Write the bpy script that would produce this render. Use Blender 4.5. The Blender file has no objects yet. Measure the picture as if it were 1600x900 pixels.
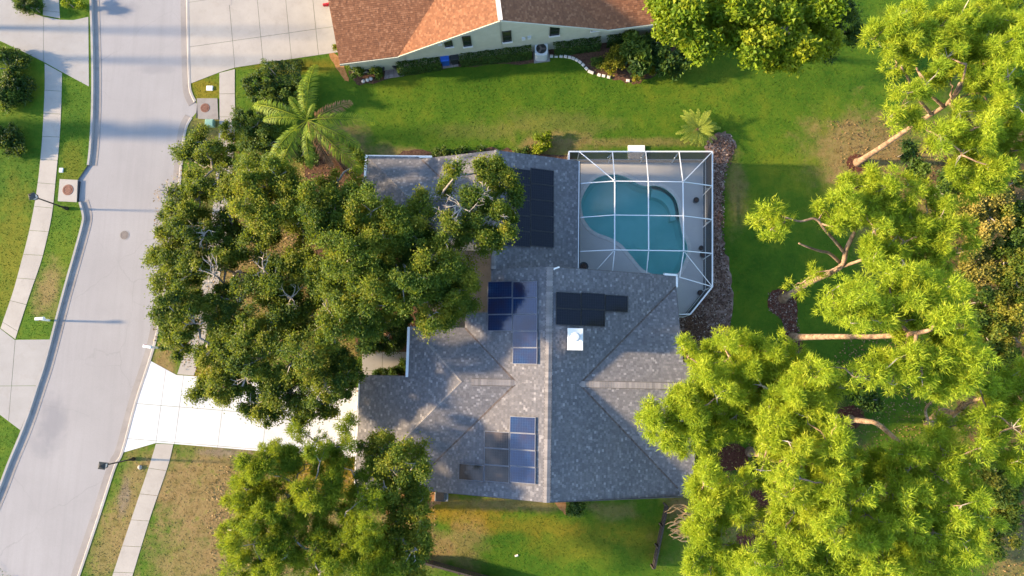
import bpy, bmesh, math, random
import numpy as np
from mathutils import Vector, Matrix
from mathutils.geometry import tessellate_polygon

random.seed(7)
rng = np.random.default_rng(7)
SC = bpy.context.scene
COL = SC.collection
PI = math.pi
R = math.radians

# ------------------------------------------------------------------ camera
# a drone 47 m up, looking almost straight down (nadir a little below and right of the picture centre)
F_PX, CAM_H, NADIR, YAW = 1067.0, 47.0, (30.0, 133.0), -0.02
_n = Vector((NADIR[0], NADIR[1], F_PX)).normalized()          # world down, in camera axes (x right, y down, z forward)
_z = -_n
_x = (Vector((1, 0, 0)) - _n.x * _n).normalized()
_y = _z.cross(_x)
_c, _s = math.cos(YAW), math.sin(YAW)
_x, _y = _c * _x + _s * _y, -_s * _x + _c * _y                 # world axes in camera axes; the house lies along them
W2C = Matrix((_x, _y, _z)).transposed()
C2W = W2C.transposed()
cam_d = bpy.data.cameras.new('camera')
cam = bpy.data.objects.new('camera', cam_d)
COL.objects.link(cam)
cam_d.sensor_width = 36.0
cam_d.lens = 36.0 * F_PX / 1600.0
cam_d.clip_start, cam_d.clip_end = 0.5, 3000.0
cam.matrix_world = Matrix.Translation((0, 0, CAM_H)) @ (C2W @ Matrix(((1, 0, 0), (0, -1, 0), (0, 0, -1)))).to_4x4()
SC.camera = cam

# ------------------------------------------------------------------ sky, sun, exposure
SUN_EL = R(17.5)
world = bpy.data.worlds.new('World')
SC.world = world
world.use_nodes = True
wn = world.node_tree.nodes
wn.clear()
sky = wn.new('ShaderNodeTexSky')
sky.sky_type = 'NISHITA'
sky.sun_disc = False
sky.sun_elevation = SUN_EL
sky.sun_rotation = R(270)
sky.air_density, sky.dust_density, sky.ozone_density = 1.0, 0.8, 2.2
bg = wn.new('ShaderNodeBackground')
bg.inputs['Strength'].default_value = 0.15
wo = wn.new('ShaderNodeOutputWorld')
world.node_tree.links.new(sky.outputs[0], bg.inputs[0])
world.node_tree.links.new(bg.outputs[0], wo.inputs[0])
sun_d = bpy.data.lights.new('sun', 'SUN')
sun_d.energy = 4.0
sun_d.angle = R(2.5)
sun_d.color = (1.0, 0.75, 0.46)
sun = bpy.data.objects.new('sun', sun_d)
COL.objects.link(sun)
sun.location = (-60, 0, 60)
sun.rotation_euler = Vector((math.cos(SUN_EL), -0.01, -math.sin(SUN_EL))).to_track_quat('-Z', 'Y').to_euler()
SC.view_settings.view_transform = 'Standard'
SC.view_settings.look = 'None'
SC.view_settings.exposure = 2.05
SC.view_settings.gamma = 1.0
SC.cycles.max_bounces = 8
SC.cycles.transparent_max_bounces = 16


# ------------------------------------------------------------------ where things stand
def ray(px, py):
    return C2W @ Vector((px - 800.0, py - 450.0, F_PX))


def G(px, py, z=0.0):
    """the point of height z seen at a place of the photograph (1600 x 900)"""
    d = ray(px, py)
    t = (z - CAM_H) / d.z
    return Vector((d.x * t, d.y * t, z))


def G2(pts, z=0.0):
    return [G(x, y, z).to_2d() for x, y in pts]


def hit(px, py, p0, n):
    d = ray(px, py)
    o = Vector((0, 0, CAM_H))
    t = (Vector(p0) - o).dot(Vector(n)) / d.dot(Vector(n))
    return o + d * t


# ------------------------------------------------------------------ objects
WM = {}


def tag(o, label=None, cat=None, group=None, kind=None):
    if label: o['label'] = label
    if cat: o['category'] = cat
    if group: o['group'] = group
    if kind: o['kind'] = kind
    return o


def thing(name, label, cat, loc=(0, 0, 0), rz=0.0, group=None, kind=None):
    o = bpy.data.objects.new(name, None)
    COL.objects.link(o)
    o.empty_display_size = 0.3
    o.location = loc
    o.rotation_euler = (0, 0, rz)
    WM[o.name] = Matrix.Translation(Vector(loc)) @ Matrix.Rotation(rz, 4, 'Z')
    return tag(o, label, cat, group, kind)


def structure(name):
    o = thing(name, None, None, kind='structure')
    return o


def link(name, me, parent=None, kind=None, loc=None, rz=0.0):
    o = bpy.data.objects.new(name, me)
    COL.objects.link(o)
    if parent is not None:
        o.parent = parent
    if loc is not None:
        o.location = loc
        o.rotation_euler = (0, 0, rz)
    m = Matrix.Translation(Vector(loc)) @ Matrix.Rotation(rz, 4, 'Z') if loc is not None else Matrix.Identity(4)
    WM[o.name] = (WM[parent.name] @ m) if parent is not None else m
    if kind: o['kind'] = kind
    return o


class MB:
    """collects geometry in world coordinates and links it as one mesh object"""

    def __init__(s):
        s.v, s.f, s.m = [], [], []
        s.cur = 0

    def add(s, vs, fs):
        b = len(s.v)
        s.v += [tuple(p) for p in vs]
        s.f += [tuple(i + b for i in f) for f in fs]
        s.m += [s.cur] * len(fs)
        return s

    def box(s, c, size, rz=0.0, rot=None):
        hx, hy, hz = size[0] / 2, size[1] / 2, size[2] / 2
        m = rot if rot is not None else Matrix.Rotation(rz, 3, 'Z')
        c = Vector(c)
        vs = [c + m @ Vector((x * hx, y * hy, z * hz)) for z in (-1, 1) for x, y in ((-1, -1), (1, -1), (1, 1), (-1, 1))]
        return s.add(vs, [(3, 2, 1, 0), (4, 5, 6, 7), (0, 1, 5, 4), (1, 2, 6, 5), (2, 3, 7, 6), (3, 0, 4, 7)])

    def bevbox(s, c, size, b=0.03, rz=0.0):
        """box with a chamfered top edge"""
        hx, hy, hz = size[0] / 2, size[1] / 2, size[2] / 2
        m = Matrix.Rotation(rz, 3, 'Z')
        c = Vector(c)
        vs = []
        for z, k in ((-hz, 0), (hz - b, 0), (hz, b)):
            for x, y in ((-1, -1), (1, -1), (1, 1), (-1, 1)):
                vs.append(c + m @ Vector((x * (hx - k), y * (hy - k), z)))
        fs = [(3, 2, 1, 0), (8, 9, 10, 11)]
        for r in (0, 4):
            for i in range(4):
                j = (i + 1) % 4
                fs.append((r + i, r + j, r + 4 + j, r + 4 + i))
        return s.add(vs, fs)

    def bar(s, a, b, w=0.05, h=None):
        """straight rectangular bar from a to b"""
        a, b = Vector(a), Vector(b)
        d = (b - a).normalized()
        up = Vector((0, 0, 1)) if abs(d.z) < 0.95 else Vector((0, 1, 0))
        x = d.cross(up).normalized()
        y = x.cross(d).normalized()
        h = h or w
        vs = []
        for p in (a, b):
            for i, j in ((-1, -1), (1, -1), (1, 1), (-1, 1)):
                vs.append(p + x * (i * w / 2) + y * (j * h / 2))
        return s.add(vs, [(3, 2, 1, 0), (4, 5, 6, 7), (0, 1, 5, 4), (1, 2, 6, 5), (2, 3, 7, 6), (3, 0, 4, 7)])

    def tube(s, pts, rad, n=6, cap=True):
        pts = [Vector(p) for p in pts]
        if not hasattr(rad, '__len__'): rad = [rad] * len(pts)
        vs, fs = [], []
        px = None
        for i, p in enumerate(pts):
            d = (pts[min(i + 1, len(pts) - 1)] - pts[max(i - 1, 0)])
            d = d.normalized() if d.length > 1e-6 else Vector((0, 0, 1))
            if px is None:
                px = d.cross(Vector((0.31, 0.95, 0.13)))
                if px.length < 1e-3: px = d.cross(Vector((1, 0, 0)))
            px = (px - d * px.dot(d)).normalized()
            py = d.cross(px)
            for k in range(n):
                a = 2 * PI * k / n
                vs.append(p + (px * math.cos(a) + py * math.sin(a)) * rad[i])
        for i in range(len(pts) - 1):
            for k in range(n):
                l = (k + 1) % n
                fs.append((i * n + k, i * n + l, i * n + n + l, i * n + n + k))
        if cap:
            fs.append(tuple(range(n - 1, -1, -1)))
            fs.append(tuple((len(pts) - 1) * n + k for k in range(n)))
        return s.add(vs, fs)

    def lathe(s, c, prof, n=16, squash=1.0):
        """profile [(r, z)] turned about the vertical through c"""
        c = Vector(c)
        vs, fs = [], []
        for r, z in prof:
            for k in range(n):
                a = 2 * PI * k / n
                vs.append(c + Vector((r * math.cos(a), r * math.sin(a) * squash, z)))
        for i in range(len(prof) - 1):
            for k in range(n):
                l = (k + 1) % n
                fs.append((i * n + k, i * n + l, i * n + n + l, i * n + n + k))
        fs.append(tuple(range(n - 1, -1, -1)))
        fs.append(tuple((len(prof) - 1) * n + k for k in range(n)))
        return s.add(vs, fs)

    def prism(s, poly, z0, z1, holes=()):
        """vertical-sided slab over a plan polygon"""
        poly = [Vector((p[0], p[1])) for p in poly]
        if sum(a.x * b.y - b.x * a.y for a, b in zip(poly, poly[1:] + poly[:1])) < 0: poly.reverse()
        n = len(poly)
        vs = [(p.x, p.y, z0) for p in poly] + [(p.x, p.y, z1) for p in poly]
        fs = [(i, (i + 1) % n, n + (i + 1) % n, n + i) for i in range(n)]
        tri = tessellate_polygon([[Vector((p.x, p.y, 0)) for p in poly]])
        for a, b, c in tri:
            pa, pb, pc = poly[a], poly[b], poly[c]
            if (pb - pa).cross(pc - pa) < 0: b, c = c, b
            fs.append((n + a, n + b, n + c))
            fs.append((c, b, a))
        return s.add(vs, fs)

    def sheet(s, poly, z, holes=()):
        loops = [[Vector((p[0], p[1], 0)) for p in poly]] + [[Vector((p[0], p[1], 0)) for p in h] for h in holes]
        flat = [p for l in loops for p in l]
        fs = []
        for a, b, c in tessellate_polygon(loops):
            if (flat[b] - flat[a]).to_2d().cross((flat[c] - flat[a]).to_2d()) < 0: b, c = c, b
            fs.append((a, b, c))
        return s.add([(p.x, p.y, z) for p in flat], fs)

    def build(s, name, mat, parent=None, kind=None, smooth=False, origin=None):
        me = bpy.data.meshes.new(name)
        if parent is not None:
            inv = WM[parent.name].inverted()
            vs = [inv @ Vector(p) for p in s.v]
        elif origin is not None:
            vs = [Vector(p) - Vector(origin) for p in s.v]
        else:
            vs = s.v
        me.from_pydata(vs, [], s.f)
        for m in (mat if isinstance(mat, (list, tuple)) else [mat]): me.materials.append(m)
        if isinstance(mat, (list, tuple)): me.polygons.foreach_set('material_index', s.m)
        if smooth: me.polygons.foreach_set('use_smooth', [True] * len(s.f))
        me.update()
        return link(name, me, parent, kind, loc=origin)


def mesh_np(name, V, n_per, mat, parent=None, kind=None, tint=None, F=None):
    """faces of n_per corners each, corners laid out one after another (or indexed by F)"""
    V = np.asarray(V, dtype=np.float32).reshape(-1, 3)
    if parent is not None:
        m = np.array(WM[parent.name].inverted())
        V = V @ m[:3, :3].T.astype(np.float32) + m[:3, 3].astype(np.float32)
    me = bpy.data.meshes.new(name)
    idx = np.arange(len(V), dtype=np.int32) if F is None else np.asarray(F, np.int32).ravel()
    nf = len(idx) // n_per
    me.vertices.add(len(V))
    me.vertices.foreach_set('co', V.astype(np.float32).ravel())
    me.loops.add(len(idx))
    me.loops.foreach_set('vertex_index', idx)
    me.polygons.add(nf)
    me.polygons.foreach_set('loop_start', np.arange(0, nf * n_per, n_per, dtype=np.int32))
    me.polygons.foreach_set('loop_total', np.full(nf, n_per, dtype=np.int32))
    me.materials.append(mat)
    if tint is not None:
        a = me.attributes.new('tint', 'FLOAT', 'FACE')
        a.data.foreach_set('value', np.asarray(tint, np.float32))
    me.update()
    me.validate()
    return link(name, me, parent, kind)


def dup(o, loc=None, rz=None, label=None, parent=None):
    """a copy of a thing with copies of its parts and sub-parts (shared meshes)"""
    c = o.copy()
    COL.objects.link(c)
    if parent is not None: c.parent = parent
    if loc is not None: c.location = loc
    if rz is not None: c.rotation_euler = (0, 0, rz)
    if label: c['label'] = label
    for ch in list(o.children): dup(ch, parent=c)
    return c


# ------------------------------------------------------------------ materials
class Mat:
    def __init__(s, name):
        s.m = bpy.data.materials.new(name)
        s.m.use_nodes = True
        s.t = s.m.node_tree
        s.b = s.t.nodes['Principled BSDF']
        s.out = s.t.nodes['Material Output']
        s.pos = None

    def n(s, typ, **kw):
        nd = s.t.nodes.new(typ)
        for k, v in kw.items():
            if k.startswith('i_'):
                key = k[2:]
                nd.inputs[int(key) if key.isdigit() else key].default_value = v
            else:
                setattr(nd, k, v)
        return nd

    def l(s, a, b): s.t.links.new(a, b)

    def position(s):
        if s.pos is None: s.pos = s.n('ShaderNodeNewGeometry')
        return s.pos.outputs['Position']

    def noise(s, scale, detail=3.0, rough=0.55, vec=None, stretch=None):
        v = vec or s.position()
        if stretch:
            mp = s.n('ShaderNodeMapping')
            mp.inputs['Scale'].default_value = stretch
            s.l(v, mp.inputs[0])
            v = mp.outputs[0]
        nd = s.n('ShaderNodeTexNoise', i_Scale=scale, i_Detail=detail, i_Roughness=rough)
        s.l(v, nd.inputs['Vector'])
        return nd.outputs['Fac']

    def ramp(s, fac, stops, interp='LINEAR'):
        r = s.n('ShaderNodeValToRGB')
        r.color_ramp.interpolation = interp
        e = r.color_ramp.elements
        while len(e) < len(stops): e.new(0.5)
        for k, (p, c) in enumerate(stops):
            e[k].position = p
            e[k].color = (c[0], c[1], c[2], 1) if hasattr(c, '__len__') else (c, c, c, 1)
        s.l(fac, r.inputs[0])
        return r.outputs[0]

    def mix(s, fac, a, b, mode='MIX'):
        m = s.n('ShaderNodeMix', data_type='RGBA', blend_type=mode)
        for sock, v in ((m.inputs[0], fac), (m.inputs[6], a), (m.inputs[7], b)):
            if hasattr(v, 'is_linked'): s.l(v, sock)
            elif hasattr(v, '__len__'): sock.default_value = (v[0], v[1], v[2], 1)
            else: sock.default_value = v
        return m.outputs[2]

    def math(s, op, a, b=0.0, clamp=False):
        m = s.n('ShaderNodeMath', operation=op, use_clamp=clamp)
        for k, v in ((0, a), (1, b)):
            if hasattr(v, 'is_linked'): s.l(v, m.inputs[k])
            else: m.inputs[k].default_value = v
        return m.outputs[0]

    def bump(s, h, strength=0.3, dist=0.02):
        b = s.n('ShaderNodeBump', i_Strength=strength, i_Distance=dist)
        s.l(h, b.inputs['Height'])
        s.l(b.outputs[0], s.b.inputs['Normal'])

    def color(s, c):
        if hasattr(c, 'is_linked'): s.l(c, s.b.inputs['Base Color'])
        else: s.b.inputs['Base Color'].default_value = (c[0], c[1], c[2], 1)
        return s

    def set(s, rough=None, metal=None, spec=None):
        if rough is not None: s.b.inputs['Roughness'].default_value = rough
        if metal is not None: s.b.inputs['Metallic'].default_value = metal
        if spec is not None: s.b.inputs['Specular IOR Level'].default_value = spec
        return s

    def patch(s, cx, cy, rx, ry, soft=0.5, wob=None):
        """1 inside an uneven oval patch of the ground, 0 outside"""
        mp = s.n('ShaderNodeMapping', vector_type='POINT')
        mp.inputs['Location'].default_value = (-cx / rx, -cy / ry, 0)
        mp.inputs['Scale'].default_value = (1 / rx, 1 / ry, 0)
        s.l(s.position(), mp.inputs[0])
        ln = s.n('ShaderNodeVectorMath', operation='LENGTH')
        s.l(mp.outputs[0], ln.inputs[0])
        v = ln.outputs['Value']
        if wob is not None: v = s.math('ADD', v, wob)
        mr = s.n('ShaderNodeMapRange', interpolation_type='SMOOTHSTEP')
        mr.inputs['From Min'].default_value = 1.0 - soft
        mr.inputs['From Max'].default_value = 1.0 + soft * 0.4
        mr.inputs['To Min'].default_value = 1.0
        mr.inputs['To Max'].default_value = 0.0
        s.l(v, mr.inputs['Value'])
        return mr.outputs[0]


def simple(name, a, b=None, scale=6.0, rough=0.8, spec=0.3, metal=0.0, bump=0.0, bscale=30.0, detail=4.0):
    m = Mat(name)
    if b is None: m.color(a)
    else: m.color(m.ramp(m.noise(scale, detail), [(0.3, a), (0.7, b)]))
    m.set(rough, metal, spec)
    if bump: m.bump(m.noise(bscale, 3), bump, 0.02)
    return m.m


def leafy(name, stops, trans=0.35, rough=0.6):
    """leaves whose colour differs from leaf to leaf"""
    m = Mat(name)
    at = m.n('ShaderNodeAttribute', attribute_name='tint')
    c = m.ramp(at.outputs['Fac'], stops)
    m.color(c).set(rough, 0, 0.25)
    tr = m.n('ShaderNodeBsdfTranslucent')
    m.l(m.mix(0.5, c, (0.32, 0.38, 0.02)), tr.inputs['Color'])
    mx = m.n('ShaderNodeMixShader')
    mx.inputs[0].default_value = trans
    m.l(m.b.outputs[0], mx.inputs[1])
    m.l(tr.outputs[0], mx.inputs[2])
    m.l(mx.outputs[0], m.out.inputs['Surface'])
    return m.m


def shingle_mat(name, stops, grit):
    m = Mat(name)
    g = m.n('ShaderNodeNewGeometry')
    c = m.ramp(g.outputs['Random Per Island'], stops, 'LINEAR')
    c = m.mix(m.ramp(m.noise(0.35, 4), [(0.35, 0.0), (0.7, 0.22)]), c, grit)
    c = m.mix(m.ramp(m.noise(60, 2), [(0.3, 0.35), (0.7, 0.0)]), c, (0.05, 0.05, 0.05))
    m.color(c).set(0.9, 0, 0.2)
    m.bump(m.noise(90, 2), 0.4, 0.01)
    return m.m


def lawn_mat():
    m = Mat('lawn_grass')
    big, mid, fine, vf = m.noise(0.11, 4), m.noise(0.7, 4, 0.65), m.noise(4.0, 4, 0.7), m.noise(22.0, 2, 0.6)
    c = m.ramp(m.math('ADD', m.math('MULTIPLY', big, 0.6), m.math('MULTIPLY', mid, 0.4)),
               [(0.38, (0.028, 0.088, 0.005)), (0.5, (0.058, 0.124, 0.007)), (0.61, (0.112, 0.152, 0.010))])
    c = m.mix(m.ramp(fine, [(0.42, 0.0), (0.72, 0.30)]), c, (0.138, 0.152, 0.013))
    c = m.mix(m.ramp(m.noise(2.2, 3), [(0.5, 0.0), (0.7, 0.35)]), c, (0.045, 0.105, 0.006))
    wob = m.math('MULTIPLY', m.math('SUBTRACT', m.noise(0.55, 5, 0.7), 0.5), 2.2)
    brown = m.ramp(m.noise(1.6, 5, 0.7), [(0.3, (0.16, 0.10, 0.035)), (0.55, (0.26, 0.17, 0.075)), (0.72, (0.16, 0.165, 0.025))])
    orange = m.ramp(m.noise(2.4, 5, 0.7), [(0.3, (0.16, 0.11, 0.010)), (0.7, (0.29, 0.17, 0.016))])
    grey = m.ramp(m.noise(3.0, 5, 0.7), [(0.3, (0.10, 0.072, 0.050)), (0.7, (0.26, 0.20, 0.15))])
    for px, py, rx, ry, col, amt in LAWN_PATCHES(brown, orange, grey):
        p = G(px, py)
        msk = m.patch(p.x, p.y, rx, ry, 0.7, wob)
        c = m.mix(m.math('MULTIPLY', msk, amt), c, col)
    c = m.mix(m.ramp(vf, [(0.35, 0.25), (0.6, 0.0)]), c, (0.03, 0.045, 0.006))
    m.color(c).set(0.9, 0, 0.12)
    m.bump(m.math('ADD', m.math('MULTIPLY', fine, 0.6), vf), 0.55, 0.05)
    return m.m


def LAWN_PATCHES(brown, orange, grey):
    return [
        # front yard below the drive, and the verges
        (340, 770, 4.6, 4.2, brown, 0.88), (300, 870, 3.4, 2.4, brown, 0.75), (270, 760, 1.6, 2.6, brown, 0.8), (165, 860, 1.4, 2.5, brown, 0.7), (430, 830, 5.5, 4.5, brown, 0.8), (205, 790, 1.6, 4.5, brown, 0.8),
        (520, 740, 5.0, 1.8, orange, 0.8), (352, 706, 2.0, 0.4, grey, 0.8), (195, 775, 0.5, 1.3, grey, 0.7),
        (76, 455, 1.1, 2.2, brown, 0.8), (255, 570, 1.2, 1.7, brown, 0.9), (310, 590, 1.2, 2.0, orange, 0.8), (262, 300, 1.2, 2.6, brown, 0.8),
        (18, 390, 1.5, 6.0, orange, 0.35), (115, 265, 1.0, 2.2, orange, 0.25), (322, 140, 1.2, 1.5, orange, 0.6), (320, 205, 1.6, 1.4, brown, 0.6),
        # between the houses
        (870, 228, 3.0, 1.1, brown, 0.75), (860, 195, 5.0, 1.2, brown, 0.25), (760, 205, 4.0, 0.8, brown, 0.2), (980, 222, 6.5, 0.4, brown, 0.5),
        (460, 105, 4.5, 0.6, orange, 0.5), (640, 240, 2.5, 0.5, brown, 0.7),
        # south yard
        (720, 800, 3.6, 1.2, orange, 0.8), (830, 822, 6.0, 0.7, orange, 0.4), (1000, 840, 2.0, 1.4, orange, 0.3), (725, 850, 1.5, 2.2, brown, 0.6), (800, 788, 5.0, 0.5, brown, 0.7), (900, 850, 4.0, 1.2, orange, 0.25), (960, 800, 1.6, 0.6, brown, 0.5), (660, 790, 1.6, 1.6, orange, 0.9),
        (660, 850, 2.0, 2.0, brown, 0.9), (590, 800, 2.5, 2.5, brown, 0.7),
        # under the pines
        (1345, 235, 4.2, 3.3, brown, 0.85), (1370, 285, 3.0, 1.2, brown, 0.8), (1500, 330, 7.0, 8.0, brown, 0.8), (1560, 560, 4.0, 10.0, brown, 0.5), (1150, 300, 0.8, 3.0, brown, 0.6),
        (1590, 850, 3.5, 4.0, brown, 0.7), (1250, 820, 8.0, 5.0, brown, 0.5), (1290, 660, 3.0, 2.0, brown, 0.35), (1060, 790, 1.0, 1.0, brown, 0.9),
        (470, 430, 9.5, 6.0, brown, 0.85), (420, 330, 6.0, 4.5, brown, 0.6), (520, 250, 3.5, 3.0, brown, 0.9), (600, 450, 4.0, 5.0, brown, 0.9),
    ]


def concrete_mat(name, a, b, stain=(0.2, 0.17, 0.14), amt=0.4):
    m = Mat(name)
    c = m.ramp(m.noise(0.5, 5, 0.6), [(0.3, a), (0.7, b)])
    c = m.mix(m.ramp(m.noise(1.7, 6, 0.7), [(0.52, 0.0), (0.8, amt)]), c, stain)
    c = m.mix(m.ramp(m.noise(35, 3), [(0.3, 0.16), (0.6, 0.0)]), c, stain)
    m.color(c).set(0.85, 0, 0.25)
    m.bump(m.noise(50, 3), 0.15, 0.01)
    return m.m


def road_mat():
    m = Mat('worn_road')
    c = m.ramp(m.noise(0.18, 5, 0.6), [(0.3, (0.262, 0.250, 0.246)), (0.7, (0.310, 0.296, 0.291))])
    c = m.mix(m.ramp(m.noise(0.8, 5, 0.6, stretch=(3.0, 0.12, 1)), [(0.45, 0.0), (0.75, 0.35)]), c, (0.218, 0.206, 0.206))
    c = m.mix(m.ramp(m.noise(45, 3, 0.7), [(0.35, 0.35), (0.62, 0.0)]), c, (0.16, 0.15, 0.15))
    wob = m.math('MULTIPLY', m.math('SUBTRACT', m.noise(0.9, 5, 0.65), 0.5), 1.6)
    for px, py, rx, ry, a in ((82, 660, 1.0, 2.1, 0.5), (180, 12, 1.7, 0.75, 0.55), (242, 108, 1.7, 0.35, 0.35), (60, 700, 0.8, 0.9, 0.3)):  # tree-crown shadows on the road, painted into its colour as bluish dark blobs
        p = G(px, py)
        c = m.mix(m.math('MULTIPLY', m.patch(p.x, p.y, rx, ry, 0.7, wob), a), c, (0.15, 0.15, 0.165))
    # fine cracks
    v = m.n('ShaderNodeTexVoronoi', feature='DISTANCE_TO_EDGE', i_Scale=0.16)
    wv = m.n('ShaderNodeVectorMath', operation='ADD')
    ns = m.n('ShaderNodeTexNoise', i_Scale=0.7, i_Detail=5.0)
    m.l(m.position(), ns.inputs['Vector'])
    m.l(m.position(), wv.inputs[0])
    m.l(ns.outputs['Color'], wv.inputs[1])
    m.l(wv.outputs[0], v.inputs['Vector'])
    crack = m.ramp(v.outputs['Distance'], [(0.0, 1.0), (0.005, 0.0)])
    c = m.mix(m.math('MULTIPLY', crack, m.ramp(m.noise(0.13, 2), [(0.45, 0.0), (0.6, 0.45)])), c, (0.16, 0.15, 0.15))
    m.color(c).set(0.9, 0, 0.2)
    m.bump(m.noise(60, 3), 0.2, 0.01)
    return m.m


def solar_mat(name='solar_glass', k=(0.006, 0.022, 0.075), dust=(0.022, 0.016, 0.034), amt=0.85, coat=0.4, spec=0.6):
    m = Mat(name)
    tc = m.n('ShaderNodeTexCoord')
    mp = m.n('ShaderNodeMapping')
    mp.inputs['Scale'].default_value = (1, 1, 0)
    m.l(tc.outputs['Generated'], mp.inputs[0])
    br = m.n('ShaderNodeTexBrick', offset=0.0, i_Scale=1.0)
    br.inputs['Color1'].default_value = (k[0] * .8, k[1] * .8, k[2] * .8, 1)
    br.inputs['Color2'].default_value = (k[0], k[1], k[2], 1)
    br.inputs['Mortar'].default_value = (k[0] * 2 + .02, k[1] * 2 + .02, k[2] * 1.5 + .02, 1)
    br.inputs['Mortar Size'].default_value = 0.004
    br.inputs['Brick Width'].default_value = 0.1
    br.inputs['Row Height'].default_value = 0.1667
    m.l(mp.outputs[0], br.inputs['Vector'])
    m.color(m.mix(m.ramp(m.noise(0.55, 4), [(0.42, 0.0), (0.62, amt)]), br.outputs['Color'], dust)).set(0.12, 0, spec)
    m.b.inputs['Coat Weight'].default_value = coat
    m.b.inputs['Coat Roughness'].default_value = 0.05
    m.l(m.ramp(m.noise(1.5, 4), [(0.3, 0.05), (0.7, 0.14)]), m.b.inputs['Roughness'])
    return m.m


def water_mat():
    m = Mat('pool_water')
    m.t.nodes.remove(m.b)
    tr = m.n('ShaderNodeBsdfTransparent')
    tr.inputs['Color'].default_value = (0.80, 0.95, 0.96, 1)
    gl = m.n('ShaderNodeBsdfGlossy', i_Roughness=0.02)
    fr = m.n('ShaderNodeFresnel', i_IOR=1.33)
    b = m.n('ShaderNodeBump', i_Strength=0.5, i_Distance=0.04)
    m.l(m.noise(3.0, 3), b.inputs['Height'])
    m.l(b.outputs[0], gl.inputs['Normal'])
    m.l(b.outputs[0], fr.inputs['Normal'])
    mx = m.n('ShaderNodeMixShader')
    m.l(fr.outputs[0], mx.inputs[0])
    m.l(tr.outputs[0], mx.inputs[1])
    m.l(gl.outputs[0], mx.inputs[2])
    m.l(mx.outputs[0], m.out.inputs['Surface'])
    va = m.n('ShaderNodeVolumeAbsorption', i_Density=0.17)
    va.inputs['Color'].default_value = (0.12, 0.72, 0.78, 1)
    m.l(va.outputs[0], m.out.inputs['Volume'])
    return m.m


def screen_mat():
    """fine dark insect mesh: lets most light through face-on, less at a slant"""
    m = Mat('insect_screen')
    tr = m.n('ShaderNodeBsdfTransparent')
    m.color((0.05, 0.055, 0.065)).set(0.7, 0, 0.3)
    lw = m.n('ShaderNodeLayerWeight', i_Blend=0.5)
    f = m.ramp(lw.outputs['Facing'], [(0.0, 0.18), (0.3, 0.26), (0.66, 0.78), (1.0, 0.92)])
    mx = m.n('ShaderNodeMixShader')
    m.l(f, mx.inputs[0])
    m.l(tr.outputs[0], mx.inputs[1])
    m.l(m.b.outputs[0], mx.inputs[2])
    m.l(mx.outputs[0], m.out.inputs['Surface'])
    return m.m


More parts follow.
